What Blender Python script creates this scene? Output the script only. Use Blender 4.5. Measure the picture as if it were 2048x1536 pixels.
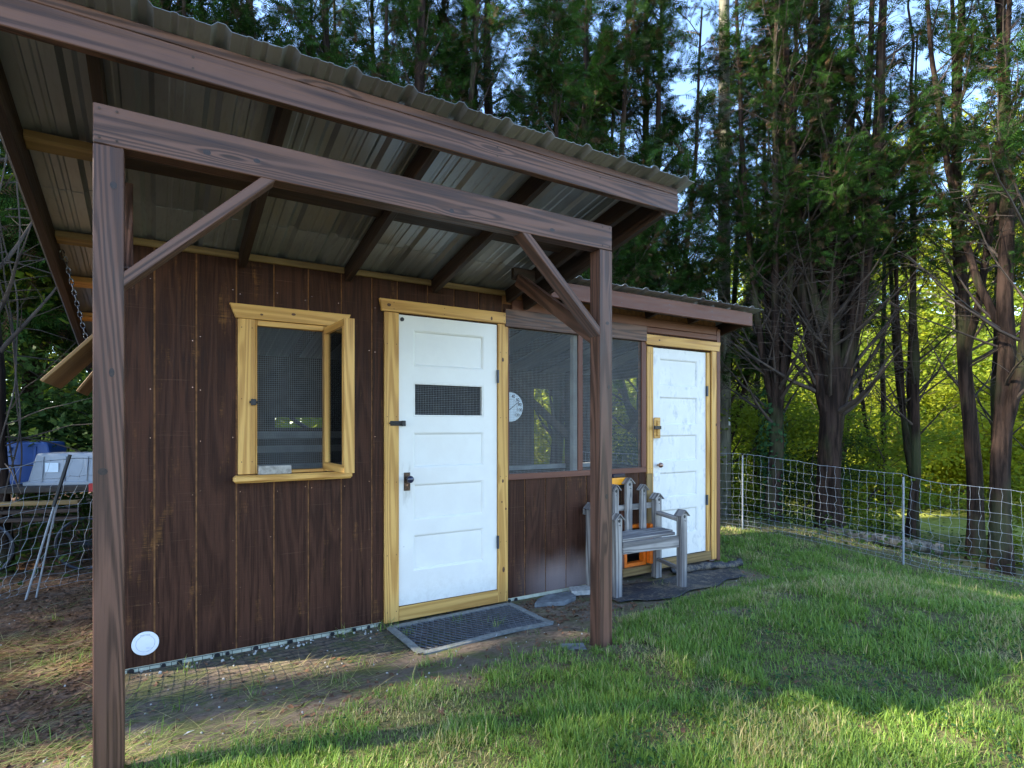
import bpy, bmesh, math, random
import numpy as np
from mathutils import Vector, Matrix
for o in list(bpy.data.objects): bpy.data.objects.remove(o)
SC = bpy.context.scene
COL = SC.collection
R = math.radians

# ------------------------------------------------------------------ camera
CAMZ = 1.335
cd = bpy.data.cameras.new('camera'); cam = bpy.data.objects.new('camera', cd); COL.objects.link(cam)
cam.location = (0, 0, CAMZ); cam.rotation_euler = (R(90), 0, R(-31.6))
cd.sensor_width = 36; cd.lens = 36*1146/2048; cd.shift_y = 84.5/2048; cd.clip_start = .05; cd.clip_end = 600
SC.camera = cam

# ------------------------------------------------------------------ light
SUN_EL, SUN_AZ = 37.0, 289.0        # azimuth clockwise from +Y: low sun, from the left and a touch from behind the wall
w = bpy.data.worlds.new('World'); SC.world = w; w.use_nodes = True
nt = w.node_tree; nt.nodes.clear()
sky = nt.nodes.new('ShaderNodeTexSky'); sky.sky_type = 'NISHITA'; sky.sun_disc = False
sky.sun_elevation = R(SUN_EL); sky.sun_rotation = R(SUN_AZ); sky.altitude = 1200; sky.air_density = 1.0; sky.dust_density = .6; sky.ozone_density = 2.0
bg = nt.nodes.new('ShaderNodeBackground'); bg.inputs[1].default_value = .115
wo = nt.nodes.new('ShaderNodeOutputWorld'); nt.links.new(sky.outputs[0], bg.inputs[0]); nt.links.new(bg.outputs[0], wo.inputs[0])
sdir = Vector((math.sin(R(SUN_AZ))*math.cos(R(SUN_EL)), math.cos(R(SUN_AZ))*math.cos(R(SUN_EL)), math.sin(R(SUN_EL))))
sl = bpy.data.lights.new('sun', 'SUN'); sl.energy = 4.0; sl.angle = R(.5); sl.color = (1, .9, .74)
so = bpy.data.objects.new('sun', sl); COL.objects.link(so); so.rotation_euler = sdir.to_track_quat('Z', 'Y').to_euler()
SC.view_settings.view_transform = 'Standard'; SC.view_settings.look = 'None'; SC.view_settings.gamma = 1
SC.view_settings.use_curve_mapping = False
SC.view_settings.exposure = 2.75
SC.cycles.use_denoising = True
SC.cycles.max_bounces = 8; SC.cycles.diffuse_bounces = 4; SC.cycles.transparent_max_bounces = 16
SC.cycles.sample_clamp_indirect = 6

# ------------------------------------------------------------------ object helpers
def tag(o, label=None, cat=None, group=None, kind=None):
    if label: o['label'] = label
    if cat: o['category'] = cat
    if group: o['group'] = group
    if kind: o['kind'] = kind
    return o
def link(name, me, mat=None, parent=None):
    o = bpy.data.objects.new(name, me); COL.objects.link(o)
    if mat is not None and me is not None and not me.materials: me.materials.append(mat)
    if parent is not None: o.parent = parent
    return o
def thing(name, label, cat, loc=(0, 0, 0), group=None, rz=0):
    o = bpy.data.objects.new(name, None); COL.objects.link(o); o.location = loc; o.rotation_euler = (0, 0, rz)
    o.empty_display_size = .1
    return tag(o, label, cat, group)
def npmesh(name, v, f, smooth=False):
    """v (N,3); f (M,k) int array, k = 3 or 4"""
    v = np.asarray(v, np.float32); f = np.asarray(f, np.int32)
    me = bpy.data.meshes.new(name); k = f.shape[1]
    me.vertices.add(len(v)); me.vertices.foreach_set('co', v.ravel())
    me.loops.add(f.size); me.loops.foreach_set('vertex_index', f.ravel())
    me.polygons.add(len(f)); me.polygons.foreach_set('loop_start', np.arange(0, f.size, k, dtype=np.int32))
    me.polygons.foreach_set('loop_total', np.full(len(f), k, np.int32))
    me.polygons.foreach_set('use_smooth', np.full(len(f), bool(smooth)))
    me.update(calc_edges=True)
    return me
class MB:
    """gathers quads"""
    def __init__(s): s.v = []; s.f = []; s.n = 0
    def add(s, v, f):
        v = np.asarray(v, float); s.v.append(v); s.f.append(np.asarray(f, int)+s.n); s.n += len(v)
    def box(s, x0, x1, y0, y1, z0, z1):
        s.add([(x, y, z) for x in (x0, x1) for y in (y0, y1) for z in (z0, z1)],
              [(0, 1, 3, 2), (4, 6, 7, 5), (0, 4, 5, 1), (2, 3, 7, 6), (0, 2, 6, 4), (1, 5, 7, 3)])
    def bar(s, p0, p1, w, h, up=(0, 0, 1)):
        p0 = Vector(p0); p1 = Vector(p1); d = (p1-p0).normalized(); u = Vector(up)
        a = d.cross(u)
        if a.length < 1e-4: a = d.cross(Vector((0, 1, 0)))
        a.normalize(); b = a.cross(d)
        v = [tuple(p+a*i*w/2+b*j*h/2) for p in (p0, p1) for i in (-1, 1) for j in (-1, 1)]
        s.add(v, [(0, 1, 3, 2), (4, 6, 7, 5), (0, 4, 5, 1), (2, 3, 7, 6), (0, 2, 6, 4), (1, 5, 7, 3)])
    def tube(s, pts, rad, n=6, flute=0, seed=0):
        pts = np.asarray(pts, float); m = len(pts)
        rad = np.broadcast_to(np.asarray(rad, float), (m,))
        t = np.gradient(pts, axis=0); t /= np.linalg.norm(t, axis=1)[:, None]+1e-9
        ref = np.array([0, 0, 1.]) if abs(t[0][2]) < .9 else np.array([1., 0, 0])
        a = np.cross(t, ref); a /= np.linalg.norm(a, axis=1)[:, None]+1e-9; b = np.cross(t, a)
        an = np.arange(n)*2*np.pi/n
        fl = 1 + (flute*np.sin(an*3+seed)+flute*.6*np.sin(an*5+seed*2) if flute else 0*an)
        v = pts[:, None, :]+rad[:, None, None]*fl[None, :, None]*(np.cos(an)[None, :, None]*a[:, None, :]+np.sin(an)[None, :, None]*b[:, None, :])
        i = np.arange(m-1)[:, None]*n; j = np.arange(n)[None, :]; k = (j+1) % n
        s.add(v.reshape(-1, 3), np.stack([i+j, i+k, i+n+k, i+n+j], -1).reshape(-1, 4))
    def cap(s, pts):
        pass
    def build(s, name, mat=None, parent=None, smooth=False):
        return link(name, npmesh(name, np.concatenate(s.v), np.concatenate(s.f), smooth), mat, parent)
def bmobj(name, bm, mat=None, parent=None, smooth=False):
    me = bpy.data.meshes.new(name); bm.to_mesh(me); bm.free()
    if smooth:
        for p in me.polygons: p.use_smooth = True
    return link(name, me, mat, parent)
def bevel(bm, off, seg=1):
    bmesh.ops.bevel(bm, geom=bm.edges[:], offset=off, offset_type='OFFSET', segments=seg, profile=.6, affect='EDGES')
def box(name, x0, x1, y0, y1, z0, z1, mat, parent=None, bev=.002, seg=1):
    bm = bmesh.new(); bmesh.ops.create_cube(bm, size=1)
    L = (x1-x0, y1-y0, z1-z0)
    for v in bm.verts: v.co = Vector((v.co.x*L[0], v.co.y*L[1], v.co.z*L[2]))
    if bev: bevel(bm, min(bev, min(L)*.3), seg)
    o = bmobj(name, bm, mat, parent); o.location = ((x0+x1)/2, (y0+y1)/2, (z0+z1)/2)
    return o
def lumber(name, p0, p1, w, h, mat, parent=None, up=(0, 0, 1), bev=.003, flare=0, taper=None):
    """board with its own local X along the length: w across, h along `up`"""
    p0 = Vector(p0); p1 = Vector(p1); d = p1-p0; L = d.length; d.normalize(); u = Vector(up)
    b = d.cross(u)
    if b.length < 1e-4: b = d.cross(Vector((0, 1, 0)))
    b.normalize(); u = b.cross(d)           # local y = -b so that x,y,z right handed
    bm = bmesh.new(); bmesh.ops.create_cube(bm, size=1)
    for v in bm.verts:
        x = v.co.x*L
        if flare and v.co.z > 0: x += math.copysign(flare, v.co.x)
        v.co = Vector((x, v.co.y*w, v.co.z*h))
    if bev: bevel(bm, min(bev, w*.3, h*.3))
    o = bmobj(name, bm, mat, parent)
    M = Matrix((d, -b, u)).transposed().to_4x4(); M.translation = (p0+p1)/2
    o.matrix_basis = M
    return o
def cyl(name, p0, p1, r, mat, parent=None, n=20, r2=None, bev=0):
    p0 = Vector(p0); p1 = Vector(p1); d = p1-p0
    bm = bmesh.new(); bmesh.ops.create_cone(bm, cap_ends=True, segments=n, radius1=r, radius2=r if r2 is None else r2, depth=d.length)
    if bev: bmesh.ops.bevel(bm, geom=[e for e in bm.edges if len(e.link_faces) == 2 and any(len(f.verts) > 4 for f in e.link_faces)], offset=bev, segments=2, profile=.5, affect='EDGES')
    o = bmobj(name, bm, mat, parent)
    M = d.to_track_quat('Z', 'Y').to_matrix().to_4x4(); M.translation = (p0+p1)/2; o.matrix_basis = M
    return o
def plate(name, xs, zs, keep, y0, y1, mat, parent, split=False):
    """flat slab in the XZ plane out of grid cells, with holes; y0 is the front"""
    if split:
        cells = {(i, j) for i in range(len(xs)-1) for j in range(len(zs)-1) if keep((xs[i]+xs[i+1])/2, (zs[j]+zs[j+1])/2)}
        while cells:
            st = [cells.pop()]; comp = set(st)
            while st:
                a, b = st.pop()
                for q in ((a+1, b), (a-1, b), (a, b+1), (a, b-1)):
                    if q in cells: cells.remove(q); comp.add(q); st.append(q)
            cen = {(round((xs[i]+xs[i+1])/2, 5), round((zs[j]+zs[j+1])/2, 5)) for i, j in comp}
            plate(name, xs, zs, lambda x, z: (round(x, 5), round(z, 5)) in cen, y0, y1, mat, parent)
        return
    bm = bmesh.new(); vf = {}; vb = {}
    def g(d, i, j, y):
        if (i, j) not in d: d[(i, j)] = bm.verts.new((xs[i], y, zs[j]))
        return d[(i, j)]
    nx, nz = len(xs)-1, len(zs)-1
    K = lambda i, j: 0 <= i < nx and 0 <= j < nz and keep((xs[i]+xs[i+1])/2, (zs[j]+zs[j+1])/2)
    any_ = False
    for i in range(nx):
        for j in range(nz):
            if not K(i, j): continue
            any_ = True
            c = [(i, j), (i+1, j), (i+1, j+1), (i, j+1)]
            bm.faces.new([g(vf, a, b, y0) for a, b in c]); bm.faces.new([g(vb, a, b, y1) for a, b in reversed(c)])
            for (a, b, di, dj) in ((0, 1, 0, -1), (1, 2, 1, 0), (2, 3, 0, 1), (3, 0, -1, 0)):
                if not K(i+di, j+dj):
                    bm.faces.new([g(vf, *c[b], y0), g(vf, *c[a], y0), g(vb, *c[a], y1), g(vb, *c[b], y1)])
    if not any_: bm.free(); return None
    return bmobj(name, bm, mat, parent)

# ------------------------------------------------------------------ materials
class NT:
    def __init__(s, name, rough=.7):
        s.m = bpy.data.materials.new(name); s.m.use_nodes = True; s.t = s.m.node_tree; s.t.nodes.clear()
        s.out = s.n('ShaderNodeOutputMaterial'); s.b = s.n('ShaderNodeBsdfPrincipled'); s.b.inputs['Roughness'].default_value = rough
        s.l(s.b.outputs[0], s.out.inputs[0]); s.oc = s.n('ShaderNodeTexCoord').outputs['Object']
        s.rnd = s.n('ShaderNodeObjectInfo').outputs['Random']
    def n(s, k, **kw):
        x = s.t.nodes.new(k)
        for a, b in kw.items(): setattr(x, a, b)
        return x
    def l(s, a, b): s.t.links.new(a, b)
    def set(s, i, v):
        if isinstance(v, (int, float)): i.default_value = v
        elif isinstance(v, (tuple, list)): i.default_value = tuple(v)+((1,) if len(v) == 3 and len(i.default_value) == 4 else ())
        else: s.l(v, i)
    def math(s, op, a, b=0, c=0, clamp=False):
        x = s.n('ShaderNodeMath', operation=op, use_clamp=clamp); s.set(x.inputs[0], a); s.set(x.inputs[1], b); s.set(x.inputs[2], c); return x.outputs[0]
    def coord(s, scale, rand=True, src=None):
        v = src or s.oc
        if rand:
            r = s.n('ShaderNodeVectorMath', operation='SCALE'); r.inputs[0].default_value = (17.3, 31.7, 23.1); s.l(s.rnd, r.inputs['Scale'])
            a = s.n('ShaderNodeVectorMath', operation='ADD'); s.l(v, a.inputs[0]); s.l(r.outputs[0], a.inputs[1]); v = a.outputs[0]
        m = s.n('ShaderNodeVectorMath', operation='MULTIPLY'); s.l(v, m.inputs[0]); m.inputs[1].default_value = scale
        return m.outputs[0]
    def noise(s, co, scale=1, detail=3, rough=.5, dist=0):
        x = s.n('ShaderNodeTexNoise'); s.l(co, x.inputs['Vector']); x.inputs['Scale'].default_value = scale
        x.inputs['Detail'].default_value = detail; x.inputs['Roughness'].default_value = rough; x.inputs['Distortion'].default_value = dist
        return x.outputs['Fac']
    def vor(s, co, scale=1, feature='F1'):
        x = s.n('ShaderNodeTexVoronoi', feature=feature); s.l(co, x.inputs['Vector']); x.inputs['Scale'].default_value = scale; return x.outputs['Distance']
    def mr(s, v, a, b, c=0, d=1, smooth=True):
        x = s.n('ShaderNodeMapRange', interpolation_type='SMOOTHSTEP' if smooth else 'LINEAR'); s.set(x.inputs[0], v)
        for i, q in enumerate((a, b, c, d)): x.inputs[i+1].default_value = q
        return x.outputs[0]
    def mix(s, f, a, b, mode='MIX'):
        x = s.n('ShaderNodeMix', data_type='RGBA', blend_type=mode); s.set(x.inputs[0], f); s.set(x.inputs[6], a); s.set(x.inputs[7], b); return x.outputs[2]
    def bump(s, h, strength=.3, dist=.002, chain=None):
        x = s.n('ShaderNodeBump'); x.inputs['Strength'].default_value = strength; x.inputs['Distance'].default_value = dist; s.l(h, x.inputs['Height'])
        if chain: s.l(chain, x.inputs['Normal'])
        return x.outputs[0]
    def fin(s, col, nrm=None, rough=None, **kw):
        s.set(s.b.inputs['Base Color'], col)
        if nrm is not None: s.l(nrm, s.b.inputs['Normal'])
        if rough is not None: s.set(s.b.inputs['Roughness'], rough)
        for k, v in kw.items(): s.set(s.b.inputs[k], v)
        return s.m
def wood(name, dark, light, axis=0, rings=26, knots=.08, knotcol=(.03, .015, .008), contrast=1, rough=.6, blotch=.35, blotchcol=None, saw=False, spec=.4, kscale=1.0):
    s = NT(name, rough)
    def sc(a, c):
        v = [c, c, c]; v[axis] = a; return tuple(v)
    kc = s.coord(sc(1.7*kscale, 8*kscale)); kd = s.vor(kc, 1)
    kf = s.mr(kd, 0, .28, .07, 0)
    base = s.noise(s.coord(sc(.32, 7.5)), 1, 1.5, .4)
    v = s.math('ADD', base, kf)
    ring = s.math('SINE', s.math('MULTIPLY', v, rings*6.28/2))
    ring = s.mr(ring, -1, 1, 0, 1)
    fib = s.noise(s.coord(sc(5, 190)), 1, 4, .6)
    g = s.math('ADD', s.math('MULTIPLY', ring, .42*contrast), s.math('MULTIPLY', fib, .9))
    g = s.mr(g, .2, .95, 0, 1, False)
    col = s.mix(g, dark, light)
    bl = s.mr(s.noise(s.coord(sc(1.3, 4.5)), 1, 4, .6), .38, .68)
    if blotchcol: col = s.mix(s.math('MULTIPLY', bl, blotch), col, blotchcol)
    else: col = s.mix(s.math('MULTIPLY', bl, blotch), col, dark)
    if knots:
        km = s.mr(kd, knots*.5, knots, 1, 0); sel = s.mr(s.noise(kc, .35, 0), .46, .5)
        col = s.mix(s.math('MULTIPLY', km, sel), col, knotcol)
    nrm = s.bump(g, .35, .0018)
    if saw:
        sw = s.noise(s.coord(sc(160, 3)), 1, 2, .5); nrm = s.bump(sw, .5, .0015, nrm)
        col = s.mix(s.mr(sw, .62, .72, 0, .35), col, saw)
    return s.fin(col, nrm, s.mr(fib, .3, .7, rough-.12, rough+.15), **{'Specular IOR Level': spec})
def flat(name, col, rough=.6, metal=0, var=.15, scale=20, bump=0, **kw):
    s = NT(name, rough)
    nz = s.noise(s.coord((scale,)*3), 1, 4, .6)
    c = s.mix(s.mr(nz, .3, .7), tuple(x*(1-var) for x in col), tuple(min(1, x*(1+var)) for x in col))
    return s.fin(c, s.bump(nz, bump, .003) if bump else None, None, Metallic=metal, **kw)
M = {}
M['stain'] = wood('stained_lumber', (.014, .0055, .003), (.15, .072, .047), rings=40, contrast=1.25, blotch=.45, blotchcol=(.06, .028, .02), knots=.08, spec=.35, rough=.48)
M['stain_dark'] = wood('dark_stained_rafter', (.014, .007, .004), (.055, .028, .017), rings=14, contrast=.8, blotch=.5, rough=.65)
M['stain_red'] = wood('red_brown_fascia', (.10, .035, .022), (.19, .075, .045), rings=10, contrast=.5, blotch=.4, rough=.6)
M['pine'] = wood('treated_pine', (.36, .155, .028), (.70, .40, .115), rings=24, contrast=1.1, knots=.085, knotcol=(.07, .03, .01), blotch=.35, blotchcol=(.50, .27, .06), rough=.55)
M['oldpine'] = wood('brown_plate_lumber', (.14, .08, .025), (.33, .21, .08), rings=16, contrast=.9, rough=.6)
M['grey'] = wood('weathered_grey_wood', (.045, .04, .038), (.40, .365, .335), rings=22, contrast=1.1, knots=.07, knotcol=(.05, .03, .02), blotch=.8, blotchcol=(.11, .10, .105), rough=.85, kscale=1.6)
M['ply'] = wood('plywood_shutter', (.16, .085, .03), (.30, .17, .065), rings=9, contrast=.6, knots=0, rough=.7)
# rough sawn siding: grain runs up the wall, saw marks across, worn orange-brown places
def siding_mat():
    s = NT('brown_siding', .6)
    v = s.noise(s.coord((5, 5, .45)), 1, 3, .5, .6)
    ring = s.mr(s.math('SINE', s.math('MULTIPLY', v, 62)), -1, 1)
    fib = s.noise(s.coord((120, 120, 4)), 1, 4, .65)
    saw = s.noise(s.coord((2.5, 2.5, 190)), 1, 3, .55)
    g = s.math('ADD', s.math('MULTIPLY', ring, .16), s.math('MULTIPLY', fib, .85))
    col = s.mix(s.mr(g, .2, .8), (.020, .008, .005), (.074, .031, .019))
    worn = s.mr(s.noise(s.coord((9, 9, 2.2), False), 1, 5, .7), .56, .72)
    col = s.mix(s.math('MULTIPLY', worn, s.mr(s.math('ADD', saw, s.math('MULTIPLY', fib, .4)), .55, .85, .05, .75)), col, (.21, .095, .03))
    col = s.mix(s.mr(saw, .66, .74, 0, .45), col, (.16, .09, .055))
    # pale weathering low down right of the door (splash zone)
    x = s.n('ShaderNodeSeparateXYZ'); s.l(s.oc, x.inputs[0])
    wz = s.math('MULTIPLY', s.mr(s.math('ADD', x.outputs[2], s.math('MULTIPLY', s.noise(s.coord((4, 4, 2)), 1, 4), .25)), .20, .50, 1, 0), s.mr(x.outputs[0], 2.3, 2.8))
    col = s.mix(s.math('MULTIPLY', wz, .8), col, (.26, .20, .19))
    nrm = s.bump(saw, .55, .0022); nrm = s.bump(g, .45, .002, nrm)
    return s.fin(col, nrm, s.mr(fib, .3, .7, .42, .75), **{'Specular IOR Level': .12})
M['siding'] = siding_mat()
M['groove'] = flat('groove_wood', (.25, .11, .038), .8, var=.4)
def paint():
    s = NT('white_door_paint', .35)
    d = s.noise(s.coord((3, 3, 3)), 1, 5, .65)
    col = s.mix(s.mr(d, .35, .7), (.74, .72, .68), (.79, .775, .73))
    ch = s.math('MULTIPLY', s.mr(s.noise(s.coord((38, 38, 38)), 1, 3, .6), .735, .76), s.mr(d, .52, .6))
    col = s.mix(ch, col, (.25, .25, .25))
    x = s.n('ShaderNodeSeparateXYZ'); s.l(s.oc, x.inputs[0])
    dirt = s.math('MULTIPLY', s.mr(s.math('ADD', x.outputs[2], s.math('MULTIPLY', s.noise(s.coord((7, 7, 3)), 1, 6, .7), .35)), .27, .5, 1, 0), s.mr(s.noise(s.coord((30, 30, 30)), 1, 4, .7), .4, .65, .15, 1))
    col = s.mix(s.math('MULTIPLY', dirt, .22), col, (.45, .40, .32))
    hx = s.mr(s.math('ABSOLUTE', s.math('SUBTRACT', x.outputs[0], 1.472)), .01, .05, 1, 0); hz = s.math('MULTIPLY', s.mr(x.outputs[2], .70, .88), s.mr(x.outputs[2], 1.1, 1.02))
    col = s.mix(s.math('MULTIPLY', s.math('MULTIPLY', hx, hz), s.mr(s.noise(s.coord((50, 50, 9)), 1, 4), .4, .65, 0, .5)), col, (.35, .32, .27))
    return s.fin(col, s.bump(s.noise(s.coord((60, 60, 8)), 1, 3), .12, .002), s.mr(d, .3, .7, .28, .5))
M['white'] = paint()
def paint2():
    s = NT('scuffed_white_paint', .5)
    d = s.noise(s.coord((5, 5, 4)), 1, 6, .7); e = s.noise(s.coord((14, 14, 7)), 1, 5, .7)
    col = s.mix(s.mr(d, .35, .7), (.70, .685, .65), (.77, .755, .715))
    col = s.mix(s.math('MULTIPLY', s.mr(d, .46, .60), s.mr(e, .46, .64, 0, .6)), col, (.40, .41, .42))
    return s.fin(col, s.bump(e, .15, .002), .5)
M['white2'] = paint2()
def metal_sheet():
    s = NT('roof_metal', .38)
    nz = s.noise(s.coord((1.2, .7, 1)), 1, 4, .6); f = s.noise(s.coord((70, 2, 70)), 1, 3)
    col = s.mix(s.mr(nz, .3, .7), (.21, .22, .23), (.37, .385, .395))
    col = s.mix(s.mr(f, .5, .7, 0, .25), col, (.17, .165, .155))
    return s.fin(col, None, s.mr(nz, .3, .7, .3, .48), Metallic=.5)
M['sheet'] = metal_sheet()
M['wire'] = flat('galvanised_wire', (.24, .25, .26), .6, .3, var=.1)
M['blackwire'] = flat('dark_green_wire', (.02, .03, .03), .5)
M['net'] = flat('white_net_cord', (.27, .29, .31), .5)
M['black'] = flat('black_iron', (.018, .018, .02), .45, .3)
M['bronze'] = flat('old_bronze', (.08, .05, .035), .45, .7, var=.5, scale=60)
M['knob'] = flat('dark_blue_glass_knob', (.02, .025, .06), .12, 0, **{'Specular IOR Level': .8})
M['brass'] = flat('worn_nickel', (.35, .22, .17), .25, .9)
M['hinge'] = flat('dark_hinge', (.05, .055, .07), .45, .6)
M['plastic_white'] = flat('white_plastic', (.75, .76, .80), .35, var=.04)
M['plastic_line'] = flat('grey_plastic_line', (.42, .43, .47), .4)
M['orange'] = flat('orange_plastic', (.80, .17, .01), .45, var=.12)
M['yelloworange'] = flat('amber_plastic', (.85, .33, .01), .35, var=.05)
M['solar'] = flat('solar_panel', (.012, .015, .04), .15)
M['blue'] = flat('blue_plastic', (.012, .05, .19), .35, var=.12, scale=4)
M['greyplastic'] = flat('grey_plastic', (.25, .27, .30), .4, var=.08, scale=5)
M['red'] = flat('red_paint', (.45, .012, .01), .5)
M['darkwood'] = flat('dark_deck', (.035, .025, .018), .8, var=.4)
M['brick'] = flat('pale_stone_block', (.34, .31, .27), .8, var=.3, scale=45, bump=.3)
M['stone'] = flat('flagstone', (.15, .16, .165), .8, var=.35, scale=14, bump=.5)
M['lightstone'] = flat('pale_stone', (.42, .40, .36), .8, var=.3, scale=25, bump=.5)
M['rubber'] = flat('black_rubber', (.085, .09, .10), .6, var=.3)
M['matedge'] = flat('dusty_rubber_edge', (.19, .20, .19), .8, var=.25, scale=30)
def fabricm():
    s = NT('black_ground_fabric', .65); n = s.noise(s.coord((5, 5, 5)), 1, 6, .7); f = s.noise(s.coord((40, 40, 40)), 1, 4, .7)
    d = s.mr(s.math('ADD', n, s.math('MULTIPLY', f, .3)), .62, .78)
    col = s.mix(s.mr(f, .3, .7), (.018, .019, .024), (.05, .052, .058)); col = s.mix(s.math('MULTIPLY', d, .85), col, s.mix(f, (.08, .055, .035), (.24, .19, .13)))
    return s.fin(col, s.bump(s.math('ADD', n, f), .6, .01), .7)
M['fabric'] = fabricm()
M['ink'] = flat('black_ink', (.015, .015, .02), .5)
M['dial'] = flat('dial_face', (.62, .72, .80), .3, var=.03)
M['chain'] = flat('zinc_chain', (.10, .10, .11), .35, .8)
M['flag'] = flat('red_orange_ribbon', (.75, .06, .02), .5)
M['foam'] = flat('pale_insulation', (.55, .55, .42), .8, var=.15)
M['interior'] = flat('interior_boards', (.06, .045, .035), .8, var=.4, scale=5)
M['paleboard'] = flat('pale_interior_stud', (.38, .38, .36), .8, var=.2, scale=6)
def bark(name, a, b, sc=1.0):
    s = NT(name, .9)
    n1 = s.noise(s.coord((16*sc, 16*sc, 1.6*sc)), 1, 5, .65, .4); n2 = s.noise(s.coord((2, 2, 1)), 1, 3)
    col = s.mix(s.mr(n1, .35, .65), a, b); col = s.mix(s.mr(n2, .5, .7, 0, .5), col, (.07, .085, .035))
    return s.fin(col, s.bump(n1, 1, .02), .9, **{'Specular IOR Level': .15})
M['bark'] = bark('cypress_bark', (.011, .007, .005), (.050, .031, .023))
M['bark2'] = bark('grey_bark', (.05, .045, .04), (.19, .17, .14))
M['twig'] = flat('twig', (.055, .040, .030), .9, var=.5, scale=3)
M['pole'] = bark('weathered_pole', (.09, .085, .06), (.20, .19, .14), .7)
def leafm(name, a, b, c, trans=.45, tcol=None, sc=.9):
    s = NT(name, .55)
    n1 = s.noise(s.coord((sc, sc, sc)), 1, 4, .6); n2 = s.noise(s.coord((14, 14, 14)), 1, 2)
    col = s.mix(s.mr(n1, .35, .65), a, b); col = s.mix(s.mr(n2, .55, .72, 0, .8), col, c)
    s.set(s.b.inputs['Base Color'], col); s.b.inputs['Specular IOR Level'].default_value = .12
    tr = s.n('ShaderNodeBsdfTranslucent'); mx = s.n('ShaderNodeMixShader'); mx.inputs[0].default_value = trans
    s.l(s.mix(.5, col, tcol or b), tr.inputs[0]); s.l(s.b.outputs[0], mx.inputs[1]); s.l(tr.outputs[0], mx.inputs[2]); s.l(mx.outputs[0], s.out.inputs[0])
    return s.m
M['cyp'] = leafm('cypress_spray', (.011, .028, .006), (.036, .095, .014), (.09, .16, .025), .35)
M['cypdead'] = leafm('dry_cypress_spray', (.045, .03, .018), (.10, .06, .03), (.14, .08, .035), .2)
M['leaf'] = leafm('bright_leaf', (.10, .17, .02), (.19, .25, .03), (.26, .28, .035), .5, (.36, .42, .03))
M['leaf2'] = leafm('yellow_green_leaf', (.15, .21, .02), (.26, .30, .03), (.36, .34, .035), .55, (.50, .51, .03))
M['leafdark'] = leafm('shade_leaf', (.03, .065, .015), (.06, .10, .02), (.09, .12, .025), .4)
M['ivy'] = leafm('ivy_leaf', (.02, .06, .02), (.035, .09, .03), (.06, .12, .04), .25)
def grassm():
    s = NT('grass_blades', .5)
    at = s.n('ShaderNodeAttribute', attribute_name='tint'); x = s.n('ShaderNodeSeparateColor'); s.l(at.outputs['Color'], x.inputs[0])
    col = s.mix(x.outputs[0], (.085, .17, .022), (.26, .39, .06)); col = s.mix(x.outputs[1], col, (.52, .42, .20))
    s.set(s.b.inputs['Base Color'], col); s.b.inputs['Specular IOR Level'].default_value = .4
    tr = s.n('ShaderNodeBsdfTranslucent'); mx = s.n('ShaderNodeMixShader'); mx.inputs[0].default_value = .35
    s.l(col, tr.inputs[0]); s.l(s.b.outputs[0], mx.inputs[1]); s.l(tr.outputs[0], mx.inputs[2]); s.l(mx.outputs[0], s.out.inputs[0])
    return s.m
M['grass'] = grassm()
def groundm():
    s = NT('earth', .95)
    x = s.n('ShaderNodeSeparateXYZ'); s.l(s.oc, x.inputs[0])
    big = s.noise(s.coord((1.1, 1.1, 1.1), False), 1, 6, .62); fine = s.noise(s.coord((26, 26, 26), False), 1, 5, .7); mid = s.noise(s.coord((6, 6, 6), False), 1, 5, .65)
    col = s.mix(s.mr(fine, .3, .7), (.10, .072, .052), (.27, .20, .145))
    col = s.mix(s.mr(big, .4, .65, 0, .65), col, (.16, .13, .10))
    moss = s.math('MULTIPLY', s.mr(mid, .44, .62), s.mr(big, .3, .55, .3, 1))
    col = s.mix(s.math('MULTIPLY', moss, .7), col, (.10, .125, .03))
    ln = s.math('ADD', x.outputs[1], s.math('MULTIPLY', s.math('SUBTRACT', mid, .5), .9))
    lawn = s.math('MAXIMUM', s.math('MULTIPLY', s.mr(ln, 2.2, 2.55, 1, 0), s.mr(x.outputs[0], -.6, .2)), s.mr(x.outputs[0], 4.7, 5.1))
    col = s.mix(s.math('MULTIPLY', lawn, .85), col, s.mix(s.mr(fine, .35, .65), (.045, .05, .015), (.14, .125, .05)))
    # reddish needle litter left of and behind the shed
    lit = s.math('MAXIMUM', s.math('MULTIPLY', s.mr(x.outputs[0], -.35, .0, 1, 0), s.mr(x.outputs[1], 2.6, 3.6)), s.mr(x.outputs[1], 6.2, 7.4))
    lc = s.mix(s.mr(fine, .35, .65), (.05, .024, .013), (.19, .095, .045))
    col = s.mix(s.math('MULTIPLY', lit, s.mr(mid, .3, .55, .4, .95)), col, lc)
    # field far to the right and behind
    fd = s.mr(s.math('ADD', x.outputs[0], s.math('MULTIPLY', x.outputs[1], .4)), 15, 19)
    col = s.mix(fd, col, s.mix(s.mr(mid, .3, .7), (.16, .19, .03), (.26, .28, .06)))
    return s.fin(col, s.bump(s.math('ADD', fine, mid), .8, .02), .95, **{'Specular IOR Level': .2})
M['ground'] = groundm()
def glassm():
    s = NT('pane_glass', .02)
    tp = s.n('ShaderNodeBsdfTransparent'); gl = s.n('ShaderNodeBsdfGlossy'); gl.inputs['Roughness'].default_value = .02
    fr = s.n('ShaderNodeFresnel'); fr.inputs[0].default_value = 1.45; mx = s.n('ShaderNodeMixShader')
    tp.inputs[0].default_value = (.93, .95, .94, 1)
    s.l(fr.outputs[0], mx.inputs[0]); s.l(tp.outputs[0], mx.inputs[1]); s.l(gl.outputs[0], mx.inputs[2]); s.l(mx.outputs[0], s.out.inputs[0])
    return s.m
M['glass'] = glassm()

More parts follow.
